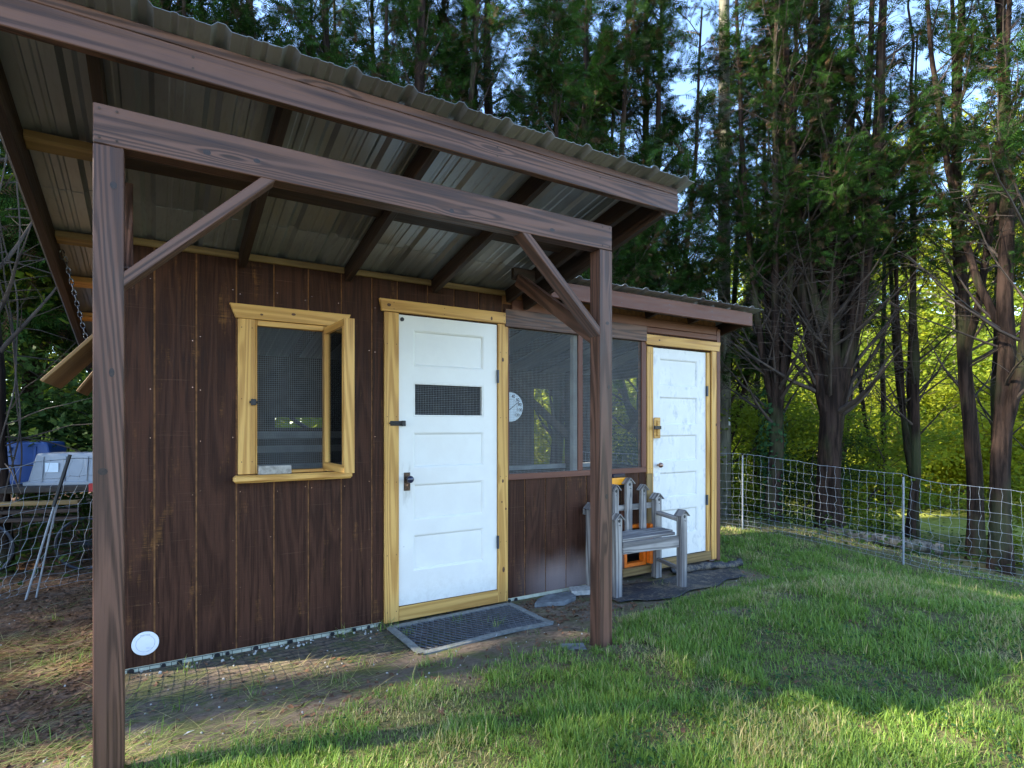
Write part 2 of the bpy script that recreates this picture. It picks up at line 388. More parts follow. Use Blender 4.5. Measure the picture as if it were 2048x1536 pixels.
# ------------------------------------------------------------------ ground
rng = np.random.default_rng(7)
def sstep(a, b, x):
    t = np.clip((x-a)/(b-a), 0, 1); return t*t*(3-2*t)
_G = np.random.default_rng(3).random((257, 257))
def vn(x, y):
    x = np.asarray(x, float); y = np.asarray(y, float); xi = np.floor(x).astype(int); yi = np.floor(y).astype(int); fx = x-xi; fy = y-yi
    fx = fx*fx*(3-2*fx); fy = fy*fy*(3-2*fy); a = xi % 256; b = yi % 256
    return (_G[a, b]*(1-fx)+_G[a+1, b]*fx)*(1-fy)+(_G[a, b+1]*(1-fx)+_G[a+1, b+1]*fx)*fy
def fbm(x, y, o=4):
    s = 0; a = .5
    for i in range(o): s = s+a*vn(x*2**i+13*i, y*2**i+7*i); a *= .5
    return s
def gh(x, y):
    x = np.asarray(x, float); y = np.asarray(y, float)
    base = .13-.16*sstep(2.35, 3.35, y)
    k = np.interp(y, [2.45, 3.46, 4.6, 5.3, 8], [.58, .32, .20, .13, .25])
    g = sstep(4.2, 8.1, x)*k
    far = .17*np.clip(x-8.2, 0, 5)+.02*np.clip(x-13, 0, 60)
    return base-g-far-.03*np.clip(y-8, 0, 50)*.5
def ghn(x, y):
    n = .03*(fbm(np.asarray(x)*2.2, np.asarray(y)*2.2)-.47)+.012*(fbm(np.asarray(x)*11+5, np.asarray(y)*11)-.47)
    m = 1-.8*sstep(3.3, 3.7, y)*(np.asarray(x) < 4.9)
    return gh(x, y)+n*m
xs = np.concatenate([np.linspace(-150, -8, 24), np.arange(-7.5, -1.6, .5), np.arange(-1.5, 6, .03), np.arange(6, 10, .08), np.linspace(10.5, 30, 34), np.linspace(36, 200, 24)])
ys = np.concatenate([np.linspace(-150, -4, 20), np.arange(-3, .5, .5), np.arange(.6, 4.4, .03), np.arange(4.5, 8, .1), np.linspace(8.4, 30, 36), np.linspace(36, 200, 24)])
X, Y = np.meshgrid(xs, ys, indexing='ij'); Z = ghn(X, Y)
i = np.arange(len(xs)-1)[:, None]*len(ys); j = np.arange(len(ys)-1)[None, :]
F = np.stack([i+j, i+len(ys)+j, i+len(ys)+j+1, i+j+1], -1).reshape(-1, 4)
tag(link('ground', npmesh('ground', np.stack([X, Y, Z], -1).reshape(-1, 3), F, True), M['ground']), kind='structure')

# ------------------------------------------------------------------ the shed
SHED = thing('shed', 'dark brown board-sided coop shed with a porch roof, two white doors and yellow pine trim', 'shed')
YW = 3.8
def zs(y): return 2.385+.2*(3.8-y)           # underside of the roof metal
SL = Vector((0, -1, .2)).normalized()
# siding boards ---------------------------------------------------
openings = [(.505, .905, 1.045, 1.985), (1.405, 2.20, -.1, 2.115), (2.30, 3.70, .962, 2.10), (3.86, 4.63, -.1, 2.07), (3.49, 3.73, .11, .44)]
grooves = [-.18, -.024, .183, .394, .605, .811, 1.02, 1.225, 1.405, 1.63, 1.84, 2.045, 2.25, 2.458, 2.655, 2.862, 3.078, 3.278, 3.478, 3.676, 3.86, 4.07, 4.28, 4.49, 4.63, 4.73]
def keepf(x, z): return not any(a < x < b and c < z < d for a, b, c, d in openings)
for a, b in zip(grooves[:-1], grooves[1:]):
    gx = .0045
    X_ = sorted({a+gx, b-gx} | {v for o in openings for v in o[:2] if a+gx < v < b-gx})
    Z_ = sorted({0., 2.375 if b < 2.3 else 2.28} | {v for o in openings for v in o[2:] if 0 < v < 2.28})
    plate('siding_board', X_, Z_, keepf, YW+random.uniform(-.0012, .0012), YW+.0055, M['siding'], SHED, True)
X_ = sorted({-.178, 4.728} | {v for o in openings for v in o[:2]}); Z_ = sorted({-.004, 2.372} | {v for o in openings for v in o[2:] if v > 0})
plate('sheathing', X_, Z_, lambda x, z: keepf(x, z) and not (x > 2.3 and z > 2.29), YW+.006, YW+.03, M['groove'], SHED)
# side and back walls with openings
def wallX(name, x0, x1, y0, y1, holes, ztop, mat):
    ys_ = sorted({y0, y1} | {v for h in holes for v in h[:2]}); zz = sorted({-.02, ztop} | {v for h in holes for v in h[2:]})
    m = MB()
    for a, b in zip(ys_[:-1], ys_[1:]):
        for c, d in zip(zz[:-1], zz[1:]):
            if not any(h[0] < (a+b)/2 < h[1] and h[2] < (c+d)/2 < h[3] for h in holes): m.box(x0, x1, a, b, c, d)
    return m.build(name, mat, SHED)
wallX('side_wall', -.18, -.15, 3.83, 5.6, [], 1.98, M['interior'])
wallX('side_wall', 4.70, 4.73, 3.83, 5.6, [(4.0, 5.4, .88, 1.9)], 1.98, M['interior'])
wallX('partition_wall', 2.235, 2.265, 3.83, 5.6, [], 1.98, M['interior'])
ys_ = [-.18, .9, 2.0, 3.75, 4.62, 4.73]; m = MB()
for a, b in zip(ys_[:-1], ys_[1:]):
    hz = (1.32, 1.42) if (a, b) == (.9, 2.0) else (.88, 1.78) if (a, b) == (3.75, 4.62) else None
    if hz: m.box(a, b, 5.6, 5.63, -.02, hz[0]); m.box(a, b, 5.6, 5.63, hz[1], 1.98)
    else: m.box(a, b, 5.6, 5.63, -.02, 1.98)
m.build('back_wall', M['interior'], SHED)
for z in (.98, 1.14, 1.26): lumber('roost_rail', (.0, 5.2, z), (2.2, 5.2, z), .03, .06, M['paleboard'], SHED)
lumber('interior_rail', (2.3, 5.55, .86), (4.7, 5.55, .86), .05, .05, M['paleboard'], SHED)
lumber('interior_stud', (2.42, 4.05, 0), (2.42, 4.05, 1.42), .04, .05, M['paleboard'], SHED)
lumber('interior_stud', (3.0, 3.87, -.02), (3.0, 3.87, 2.2), .05, .05, M['paleboard'], SHED)
lumber('interior_stud', (4.2, 5.5, 0), (4.2, 5.5, 1.95), .09, .09, M['stain_dark'], SHED)
lumber('interior_brace', (3.2, 5.5, 1.95), (4.2, 5.5, 1.2), .04, .09, M['stain_dark'], SHED)
lumber('interior_brace', (4.66, 5.0, 1.3), (4.66, 4.0, 2.2), .04, .09, M['stain_dark'], SHED)
box('floor_sill', -.15, 4.7, 3.84, 5.59, -.02, .03, M['interior'], SHED, 0)
# foot of the wall
box('base_board', -.17, 1.29, YW+.0065, YW+.03, -.06, -.001, M['foam'], SHED); box('base_board', 2.30, 3.46, YW+.0065, YW+.03, -.06, -.001, M['foam'], SHED)
# roof -------------------------------------------------------------
def profile(x0, x1):
    P = []; x = x0; ph = -.048
    def add(a, z):
        if x0 <= a <= x1: P.append((a, z))
    k = math.floor((x0-ph)/.231)-1
    P.append((x0, 0))
    while ph+k*.231 < x1+.3:
        c = ph+k*.231
        for dx, z in ((-.032, 0), (-.012, .019), (.012, .019), (.032, 0), (.078, 0), (.084, .004), (.098, .004), (.104, 0), (.128, 0), (.134, .004), (.148, .004), (.154, 0)): add(c+dx, z)
        k += 1
    P.append((x1, 0)); P = sorted(set(P)); return P
def sheet(x0, x1, ya, yb, lift):
    P = np.array(profile(x0, x1)); m = MB(); n = len(P); L = []
    for y in (ya, yb):
        for t in (0, .0012): L.append(np.stack([P[:, 0], np.full(n, y), P[:, 1]+zs(y)+lift+t], -1))
    v = np.concatenate(L); q = np.arange(n-1); f = []
    f.append(np.stack([q, q+1, 2*n+q+1, 2*n+q], -1)); f.append(np.stack([n+q, 3*n+q, 3*n+q+1, n+q+1], -1))
    f.append(np.stack([q, n+q, n+q+1, q+1], -1)); f.append(np.stack([2*n+q, 2*n+q+1, 3*n+q+1, 3*n+q], -1))
    m.add(v, np.concatenate(f)); return m.build('roof_sheet', M['sheet'], SHED)
for k, (a, b) in enumerate([(-.56, .36), (.33, 1.29), (1.26, 2.21), (2.18, 2.568)]): sheet(a, b, 2.21, 3.50, .004+.0025*(k % 2))
for k, (a, b) in enumerate([(-.56, .36), (.33, 1.29), (1.26, 2.21), (2.18, 3.14), (3.11, 4.06), (4.03, 4.97)]): sheet(a, b, 3.44, 5.95, .0008+.0012*(k % 2))
def rafter(x, y0, y1, h=.1, w=.038, mat='stain_dark', name='rafter', drop=.006):
    off = Vector((0, -.2, -1)).normalized()*0
    return lumber(name, (x, y0, zs(y0)-drop-h/2), (x, y1, zs(y1)-drop-h/2), w, h, M[mat], SHED, up=(0, .2, 1))
RX = [-.19, .425, 1.055, 1.67, 2.285]
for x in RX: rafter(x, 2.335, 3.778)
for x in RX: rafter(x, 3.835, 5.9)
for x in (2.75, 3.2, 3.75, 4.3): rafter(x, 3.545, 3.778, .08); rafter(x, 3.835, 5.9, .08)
rafter(-.49, 2.335, 5.92, .14, .038, name='barge_board'); rafter(2.44, 2.335, 3.78, .14, .038, name='barge_board'); rafter(4.86, 3.545, 5.92, .115, .038, 'stain_dark', 'barge_board')
lumber('fascia_board', (-.56, 2.31, 2.602), (2.525, 2.31, 2.602), .038, .1, M['stain'], SHED)
lumber('fascia_strip', (-.56, 2.312, 2.672), (2.525, 2.312, 2.672), .036, .036, M['stain'], SHED)
lumber('fascia_board', (2.50, 3.52, 2.366), (4.885, 3.52, 2.366), .038, .125, M['stain_red'], SHED)
def purlin(xa, xb, y, mat): lumber('purlin', (xa, y+.045, zs(y+.045)-.024), (xb, y+.045, zs(y+.045)-.024), .089, .036, M[mat], SHED, up=(0, .2, 1))
for y, mt in ((3.0, 'oldpine'), (3.83, 'oldpine'), (4.4, 'pine'), (5.0, 'pine')): purlin(-.47, -.21 if y < 3.5 else -.182, y, mt)
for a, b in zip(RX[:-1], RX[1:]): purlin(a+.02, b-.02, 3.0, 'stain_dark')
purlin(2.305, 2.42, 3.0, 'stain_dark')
for a, b in zip(RX[:-1], RX[1:]): lumber('wall_plate', (a+.02, 3.788, 2.358), (b-.02, 3.788, 2.358), .02, .04, M['oldpine'], SHED)
# porch posts, beam, braces
lumber('post', (-.1495, 2.444, -.1), (-.1495, 2.444, 2.299), .088, .087, M['stain'], SHED, up=(0, 1, 0))
lumber('post', (2.0825, 2.444, .02), (2.0825, 2.444, 2.299), .088, .087, M['stain'], SHED, up=(0, 1, 0))
lumber('beam', (-.193, 2.44, 2.369), (2.125, 2.44, 2.369), .078, .137, M['stain'], SHED)
lumber('knee_brace', (-.13, 2.446, 1.823), (.385, 2.446, 2.324), .085, .038, M['stain'], SHED, up=(-1, 0, 1))
lumber('knee_brace', (2.062, 2.446, 1.831), (1.54, 2.446, 2.323), .085, .038, M['stain'], SHED, up=(1, 0, 1))
lumber('knee_brace', (2.0825, 2.47, 1.82), (2.12, 3.36, 2.35), .038, .085, M['stain'], SHED)
lumber('knee_brace', (-.1, 2.49, 1.87), (-.12, 3.10, 2.39), .038, .085, M['stain'], SHED)
lumber('tie_beam', (2.0825, 3.38, 2.395), (2.262, 3.38, 2.395), .038, .08, M['stain_dark'], SHED)
# header boards over the screens
lumber('header_board', (2.262, 3.785, 2.170), (3.755, 3.785, 2.170), .028, .138, M['stain'], SHED)
lumber('header_board', (2.33, 3.79, 2.281), (4.73, 3.79, 2.281), .018, .082, M['stain_red'], SHED)
lumber('header_board', (3.76, 3.789, 2.211), (4.73, 3.789, 2.211), .02, .05, M['stain_red'], SHED)
lumber('corner_board', (4.735, 3.785, 0), (4.735, 3.785, 2.30), .02, .05, M['stain_red'], SHED, up=(1, 0, 0))
# screw heads
def dots(pts, name='screw_heads', mat='brass', r=.0035, parent=SHED, ny=(0, -1, 0)):
    m = MB(); ny = Vector(ny)
    for p in pts: p = Vector(p); m.tube([p+ny*.0015, p+ny*.0016], [r, r], 6); m.tube([p+ny*.0016, p+ny*.0017], [r, .0001], 6)
    return tag(m.build(name, M[mat], parent), kind='stuff')
pts = []
for gx in grooves[1:-1]:
    for dz in np.arange(.05, 2.3, .3):
        for dx in (-.02, .02):
            if random.random() < .55 and keepf(gx+dx, dz) : pts.append((gx+dx, YW-.001, dz+random.uniform(-.02, .02)))
dots(pts, 'screw_heads', 'brass', .0028)
pts = [(x+dx, 2.4, z) for x, q in ((-.15, 0), (2.08, 0)) for dx in (-.025, .025) for z in (2.32, 2.42)]
for x in np.arange(.1, 2.5, .615): pts += [(x, 2.291, 2.585), (x, 2.291, 2.625)]
dots(pts, 'screw_heads', 'bronze', .005)
dots([(x, 3.501, z) for x in (2.6, 3.2, 3.75, 4.3, 4.84) for z in (2.34, 2.385)]+[(x, 3.77, 2.12) for x in (2.62, 3.35, 3.72)], 'screw_heads', 'lightstone' if 0 else 'chain', .0045)

# window --------------------------------------------------------------
YT = YW-.020     # face of trim
def trimv(x0, x1, z0, z1, mat='pine', name='trim_board', y=YT, t=.019):
    return lumber(name, ((x0+x1)/2, y+t/2, z0), ((x0+x1)/2, y+t/2, z1), t, x1-x0, M[mat], SHED, up=(1, 0, 0), bev=.002)
def trimh(x0, x1, z0, z1, mat='pine', name='trim_board', y=YT, t=.019, flare=0):
    return lumber(name, (x0, y+t/2, (z0+z1)/2), (x1, y+t/2, (z0+z1)/2), t, z1-z0, M[mat], SHED, bev=.002, flare=flare)
trimv(.400, .496, 1.045, 1.983, name='window_trim'); trimv(.920, 1.020, 1.045, 1.983, name='window_trim')
trimh(.388, 1.040, 1.985, 2.070, y=YT-.008, t=.026, flare=.034, name='window_head')
lumber('window_sill', (.372, 3.765, 1.018), (1.075, 3.765, 1.018), .075, .044, M['pine'], SHED, bev=.014)
trimv(.497, .508, 1.045, 1.983, y=YT+.008, t=.055, name='window_jamb'); trimv(.905, .918, 1.045, 1.983, y=YT+.008, t=.055, name='window_jamb')
trimh(.509, .904, 1.950, 1.983, y=YT+.012, t=.05, name='window_jamb')
trimh(.509, .904, 1.043, 1.062, y=YT+.012, t=.05, name='window_jamb')
def screen(x0, x1, z0, z1, y, pitch=.0127, t=.0013, parent=SHED, mat='wire'):
    m = MB(); nx = round((x1-x0)/pitch); nz = round((z1-z0)/pitch)
    for i in range(nx+1):
        x = x0+(x1-x0)*i/nx; m.box(x-t/2, x+t/2, y, y+t, z0, z1)
    for i in range(nz+1):
        z = z0+(z1-z0)*i/nz; m.box(x0, x1, y-t*.8, y+t*.2, z-t/2, z+t/2)
    return tag(m.build('wire_mesh', M[mat], parent), kind='stuff')
screen(.508, .905, 1.06, 1.952, YT+.045)
box('window_latch', .470, .500, YT-.020, YT-.002, 1.462, 1.50, M['black'], SHED, .003); box('window_latch', .462, .508, YT-.012, YT-.001, 1.473, 1.488, M['black'], SHED, .003)
# casement, swung open square to the wall
CX, CY = .938, 3.372
cz0, cz1 = 1.060, 1.968; A0 = Vector((.918, 3.785, 0)); A1 = Vector((.935, 3.365, 0)); dd = (A1-A0).normalized()
cas = lumber('casement', A0+Vector((0, 0, cz0+.022)), A1+Vector((0, 0, cz0+.022)), .034, .044, M['pine'], SHED, bev=.002); cas['label'] = 'open pine casement frame'
inv = cas.matrix_basis.inverted()
def sub(o):   # make o a sub-part of the casement keeping its place
    mm = o.matrix_basis.copy(); o.parent = cas; o.matrix_basis = inv @ mm; return o
sub(lumber('frame_rail', A0+Vector((0, 0, cz1-.022)), A1+Vector((0, 0, cz1-.022)), .034, .044, M['pine'], SHED, bev=.002))
for P in (A0+dd*.0225, A1-dd*.0225):
    sub(lumber('frame_stile', P+Vector((0, 0, cz0+.045)), P+Vector((0, 0, cz1-.045)), .045, .034, M['pine'], SHED, up=(1, 0, 0), bev=.002))
P = A1+dd*.004; sub(lumber('frame_edge', P+Vector((.012, 0, cz0)), P+Vector((.012, 0, cz1)), .008, .062, M['pine'], SHED, up=(1, 0, 0), bev=.001))
g0 = A0+dd*.045; g1 = A1-dd*.045; sub(lumber('pane', g0+Vector((0, 0, (cz0+cz1)/2)), g1+Vector((0, 0, (cz0+cz1)/2)), .003, cz1-cz0-.09, M['glass'], SHED, bev=0))
for z in (1.22, 1.72): box('hinge', .916, .934, YT-.004, YT-.0005, z, z+.075, M['hinge'], SHED, .001)

# doors ---------------------------------------------------------------
def door(name, x0, x1, z0, z1, panels, mat, y, holes=()):
    X_ = sorted({x0, x1} | {v for p in panels for v in p[:2]}); Z_ = sorted({z0, z1} | {v for p in panels for v in p[2:4]})
    d = plate(name, X_, Z_, lambda x, z: not any(p[0] < x < p[1] and p[2] < z < p[3] for p in panels), y, y+.035, mat, SHED)
    for k, p in enumerate(panels):
        a, b, c, e = p[:4]
        if k in holes:
            for (q0, q1, r0, r1) in ((a, a+.012, c, e), (b-.012, b, c, e), (a+.012, b-.012, c, c+.012), (a+.012, b-.012, e-.012, e)):
                box('bead', q0, q1, y+.001, y+.03, r0, r1, mat, d, .002)
            screen(a+.01, b-.01, c+.01, e-.01, y+.02, parent=d); continue
        g = .016; dep = .011
        v = [(a, y+.001, c), (b, y+.001, c), (b, y+.001, e), (a, y+.001, e), (a+g*.5, y+.004, c+g*.5), (b-g*.5, y+.004, c+g*.5), (b-g*.5, y+.004, e-g*.5), (a+g*.5, y+.004, e-g*.5),
             (a+g, y+dep, c+g), (b-g, y+dep, c+g), (b-g, y+dep, e-g), (a+g, y+dep, e-g)]
        f = [(i+o, (i+1) % 4+o, (i+1) % 4+4+o, i+4+o) for o in (0, 4) for i in range(4)]+[(8, 9, 10, 11)]
        link('door_panel', npmesh('door_panel', v, f), mat, d)
    return d
P1 = [(1.521, 2.081, a, b) for a, b in ((1.756, 2.012), (1.404, 1.643), (1.040, 1.291), (.673, .929), (.318, .570))]
D1 = door('white_door', 1.413, 2.198, .088, 2.110, P1, M['white'], YW-.006, (1,))
P2 = [(3.955, 4.465, a, b) for a, b in ((1.712, 1.967), (1.350, 1.612), (1.007, 1.255), (.667, .905), (.318, .555))]
D2 = door('white_door', 3.863, 4.585, .109, 2.060, P2, M['white2'], YW+.012); D2['label'] = 'scuffed narrower white door'
D1['label'] = 'white five panel door with a screened light'
trimv(1.306, 1.409, -.012, 2.118, name='door_trim'); trimv(2.203, 2.290, -.012, 2.118, name='door_trim')
trimh(1.288, 2.311, 2.121, 2.206, y=YT-.008, t=.026, flare=.018, name='door_head')
trimh(1.41, 2.202, -.012, .083, name='door_sill', y=YT+.001)
trimv(3.765, 3.838, .905, 2.060, name='door_trim'); trimv(3.768, 3.838, .02, .903, 'oldpine', 'door_trim', YT+.003); trimv(4.640, 4.735, .02, 2.075, name='door_trim')
trimv(4.590, 4.632, .1, 2.06, 'pine', 'door_jamb', YW-.004, .05); trimv(3.84, 3.858, .1, 2.06, 'pine', 'door_jamb', YW-.004, .05)
trimh(3.752, 4.742, 2.078, 2.168, y=YT-.008, t=.026, flare=.022, name='door_head')
trimh(3.84, 4.638, .02, .104, 'oldpine', name='door_sill', y=YT+.006)
# door hardware
box('lock_plate', 1.449, 1.495, YW-.011, YW-.0065, .885, 1.012, M['bronze'], D1, .001)
cyl('door_knob', (1.477, YW-.011, .967), (1.477, YW-.045, .967), .009, M['bronze'], D1)
bm = bmesh.new(); bmesh.ops.create_uvsphere(bm, u_segments=20, v_segments=12, radius=.026); bmesh.ops.scale(bm, vec=(1, .75, 1), verts=bm.verts); k = bmobj('door_knob', bm, M['knob'], D1, True); k.location = (1.477, YW-.058, .967)
cyl('keyhole', (1.473, YW-.0115, .925), (1.473, YW-.0135, .925), .006, M['brass'], D1)
for z in (.893, 1.004):
    for x in (1.455, 1.489): cyl('plate_screw', (x, YW-.0112, z), (x, YW-.013, z), .003, M['chain'], D1, 8)
box('sliding_bolt', 1.345, 1.452, YT-.006, YT-.001, 1.338, 1.372, M['black'], SHED, .002); box('bolt_bar', 1.335, 1.437, YT-.018, YT-.007, 1.35, 1.362, M['black'], SHED, .003)
box('bolt_keeper', 1.424, 1.452, YT-.022, YT-.006, 1.336, 1.374, M['black'], SHED, .003)
cyl('hook_plate', (1.436, YW-.006, 2.078), (1.436, YW-.012, 2.078), .014, M['black'], D1)
for z in (.40, 1.665): box('hinge', 2.194, 2.208, YT-.006, YT+.012, z, z+.1, M['hinge'], D1, .002)
for z in (.56, 1.63): box('hinge', 4.584, 4.606, YW-.008, YW+.011, z, z+.1, M['hinge'], D2, .002)
box('handle_block', 3.84, 3.918, YT-.016, YT-.001, 1.225, 1.415, M['pine'], SHED, .012)
box('handle_block', 3.865, 3.9, YT-.03, YT-.016, 1.25, 1.39, M['pine'], SHED, .006)
box('sliding_bolt', 3.815, 3.9, YT-.045, YT-.031, 1.308, 1.338, M['black'], SHED, .003)
cyl('door_knob', (3.925, YW+.012, .977), (3.925, YW-.02, .977), .008, M['brass'], D2)
bm = bmesh.new(); bmesh.ops.create_uvsphere(bm, u_segments=16, v_segments=10, radius=.024); k = bmobj('door_knob', bm, M['brass'], D2, True); k.location = (3.925, YW-.03, .977)
box('lock_tab', 3.875, 3.92, YW+.006, YW+.0115, .87, .90, M['plastic_white'], D2, .001)
# screened openings
trimv(2.292, 2.304, .965, 2.098, 'stain_red', 'screen_trim', YT+.004, .016)
trimh(2.292, 3.758, .918, .965, 'stain_red', 'screen_trim', YT+.002, .018)
trimv(2.978, 3.026, .967, 2.098, 'stain_red', 'screen_trim', YT+.004, .016)
trimv(3.70, 3.758, .967, 2.098, 'stain_red', 'screen_trim', YT+.004, .016)
screen(2.30, 2.99, .955, 2.104, YW-.0005); screen(3.01, 3.71, .955, 2.104, YW-.0005)
# knots and nail heads in the trim and posts
M['knot'] = flat('knot_wood', (.09, .035, .012), .6, var=.5, scale=90); M['knot_dark'] = flat('stained_knot', (.02, .009, .006), .5, var=.5, scale=90)
def knot(x, y, z, rx, rz, mat='knot'):
    o = cyl('knot', (x, y+.004, z), (x, y-.0006, z), 1, M[mat], SHED, 18); o.scale = (1, 1, 1)
    for v in o.data.vertices: v.co.x *= rx; v.co.y *= rz
    return o
for x, z, a, b in ((2.243, 1.845, .009, .016), (2.243, .915, .008, .014), (2.25, .235, .011, .021), (2.235, .755, .006, .007), (2.27, .70, .007, .009), (4.705, 1.35, .009, .014)): knot(x, YT, z, a, b)
for x, z, a, b in ((1.335, 2.165, .014, .011), (.715, 2.035, .013, .008), (.53, 2.015, .009, .006), (3.91, 2.125, .011, .007), (2.14, 2.15, .008, .014)): knot(x, YT-.008, z, a, b)
for x, z, a, b in ((-.135, 2.165, .010, .013), (-.14, 1.52, .008, .016), (-.165, 1.18, .014, .012), (2.09, 1.90, .012, .009), (2.10, 1.55, .008, .012), (2.085, .95, .009, .014)): knot(x, 2.4, z, a, b, 'knot_dark')
for x, z, a, b in ((.15, 2.35, .013, .010), (.32, 2.36, .012, .009), (1.15, 2.33, .012, .010), (1.72, 2.345, .016, .008)): knot(x, 2.401, z, a, b, 'knot_dark')
pts = [(x, YT, z) for z in (.06, .45, .95, 1.4, 1.9) for x in (1.325, 1.39, 2.222, 2.272)]+[(x, YT, z) for z in (1.12, 1.5, 1.93) for x in (.42, .478, .94, 1.0)]+[(x, YT-.008, z) for x in (1.37, 1.75, 2.25) for z in (2.14, 2.185)]+[(x, YT, z) for z in (.95, 1.2, 1.6, 2.0) for x in (3.785, 3.82)]+[(x, YT, z) for z in (.2, .7, 1.2, 1.9) for x in (4.66, 4.715)]
dots(pts, 'nail_heads', 'knot', .0035)
# low poultry door, orange
m = MB(); x0, x1, z0, z1 = 3.475, 3.735, .092, .46; t = .03
m.box(x0, x0+t, YW-.035, YW+.02, z0, z1); m.box(x1-t, x1, YW-.035, YW+.02, z0, z1); m.box(x0+t, x1-t, YW-.035, YW+.02, z0, z0+t); m.box(x0+t, x1-t, YW-.035, YW+.02, z1-t, z1)
m.build('poultry_door_frame', M['orange'], SHED); box('poultry_door_leaf', 3.737, 3.815, YW-.09, YW-.035, .105, .46, M['orange'], SHED, .004)
box('poultry_door_lintel', 3.42, 3.46, YW-.05, YW-.004, .09, .6, M['stain_red'], SHED)
box('poultry_door_step', 3.44, 3.80, YW-.06, YW-.003, .02, .088, M['oldpine'], SHED)
# vent cover
V0 = cyl('vent_cover', (-.067, YW-.002, .124), (-.067, YW-.010, .124), .0655, M['plastic_white'], SHED, 40, bev=.003)
m = MB(); an = np.linspace(0, 2*np.pi, 41); m.tube(np.stack([-.067+.045*np.cos(an), np.full(41, YW-.0105), .124+.045*np.sin(an)], -1), .0009, 4)
m.box(-.09, -.045, YW-.012, YW-.0101, .172, .174); m.box(-.09, -.088, YW-.012, YW-.0101, .167, .172); m.box(-.047, -.045, YW-.012, YW-.0101, .167, .172)
for z, a, b in ((.100, -.063, -.047), (.094, -.063, -.033), (.078, -.07, -.05)): m.box(a, b, YW-.0108, YW-.0101, z, z+.0012)
tag(m.build('vent_cover_marks', M['plastic_line'], SHED), kind='stuff')
# apron of dark wire laid from the wall foot, with clear washers
for x in (-.135, .02, .098, .29, .345, .50, .70, .96, 1.10, 1.20, 1.28, 1.62, 1.80, 2.05, 2.37, 2.31):
    q = cyl('washer', (x, YW-.004, -.018), (x, YW-.009, -.018-.001), random.choice((.012, .014, .016)), M['chain'], SHED, 16, bev=.001)
m = MB()
ap = lambda x, y: float(ghn(x, y))+.003
for x in np.arange(-.15, 1.33, .052):
    yy = np.linspace(3.79, 3.17+.1*math.sin(x*5), 12); m.tube([(x+.01*math.sin(y*9+x*4), y, ap(x, y)) for y in yy], .0011, 4)
for y in np.arange(3.19, 3.79, .052):
    xx = np.linspace(-.14, 1.33, 40); m.tube([(x, y+.008*math.sin(x*7), ap(x, y)) for x in xx], .0011, 4)
m.tube([(x, YW-.012, .0-.004) for x in np.linspace(-.16, 1.3, 12)], .0018, 4)
for x in np.arange(-.15, 1.3, .052): m.tube([(x, YW-.012, -.003), (x, YW-.016, -.05)], .0016, 4)
tag(m.build('wire_apron', M['blackwire'], SHED), kind='stuff')
# shutters held up on the left side wall
def shutter(y0, y1, xe, ze, mat):
    return lumber('side_shutter', (-.17, (y0+y1)/2, 2.0), (xe, (y0+y1)/2, ze), y1-y0, .018, M[mat], SHED, up=(1, 0, .8))
shutter(3.9, 4.57, -.535, 1.575, 'ply'); shutter(4.66, 5.2, -.456, 1.56, 'ply')
m = MB(); c0 = Vector((-.44, 3.95, 2.26)); c1 = Vector((-.34, 3.95, 1.79)); L = (c1-c0).length; n = 16; dv = (c1-c0)/n
for i in range(n):
    c = c0+dv*(i+.5); u = dv.normalized(); sd = Vector((0, 1, 0)) if i % 2 else u.cross(Vector((0, 1, 0))).normalized()
    an = np.linspace(0, 2*np.pi, 13); h = L/n*.62
    m.tube([tuple(c+u*h*math.cos(a)+sd*.009*math.sin(a)) for a in an], .0028, 5)
m.build('shutter_chain', M['chain'], SHED)
m = MB(); an = np.linspace(0, 2*np.pi, 17); m.tube([(-.452+.011*math.sin(a), 3.94, 2.27+.026*math.cos(a)) for a in an], .0035, 6); m.build('chain_clip', M['chain'], SHED)

# ------------------------------------------------------------------ small things on and by the shed
o = box('stone_block', .512, .70, 3.752, 3.80, 1.041, 1.094, M['brick'], None, .003)
tag(o, 'small pale grey stone block lying on the window sill', 'block')
# thermometer behind the mesh
TH = thing('dial_thermometer', 'round pale blue dial thermometer hanging behind the screen beside the white door', 'thermometer', (2.405, 3.93, 1.49))
def TL(o): o.location = o.location-TH.location if 0 else o.location; return o
cyl('dial', (0, .012, 0), (0, 0, 0), .118, M['dial'], TH, 48, bev=.003)
def text(s, size, loc, mat, parent, name='lettering', rx=90, rz=0, ext=.0004):
    cu = bpy.data.curves.new(name, 'FONT'); cu.body = s; cu.size = size; cu.align_x = 'CENTER'; cu.align_y = 'CENTER'; cu.extrude = ext; cu.offset = size*.012
    t = bpy.data.objects.new(name, cu); COL.objects.link(t); dg = bpy.context.evaluated_depsgraph_get()
    me = bpy.data.meshes.new_from_object(t.evaluated_get(dg)); bpy.data.objects.remove(t)
    o = link(name, me, mat, parent); o.location = loc; o.rotation_euler = (R(rx), 0, R(rz)); me.materials.clear(); me.materials.append(mat); return o
for s_, a in (('-60', 218), ('-40', 192), ('-20', 166), ('0', 140), ('20', 109), ('40', 74), ('60', 42), ('80', 14), ('100', -16), ('120', -48)):
    text(s_, .034, (.088*math.cos(R(a)), -.0015, .088*math.sin(R(a))), M['ink'], TH)
m = MB()
for k in range(41):
    a = R(-48+266*k/40); r0 = .060 if k % 4 else .055
    m.bar((r0*math.cos(a), -.0012, r0*math.sin(a)), (.066*math.cos(a), -.0012, .066*math.sin(a)), .0012, .0012, (0, 1, 0))
m.build('dial_ticks', M['ink'], TH)
m = MB(); a = R(36); ca, sa = math.cos(a), math.sin(a)
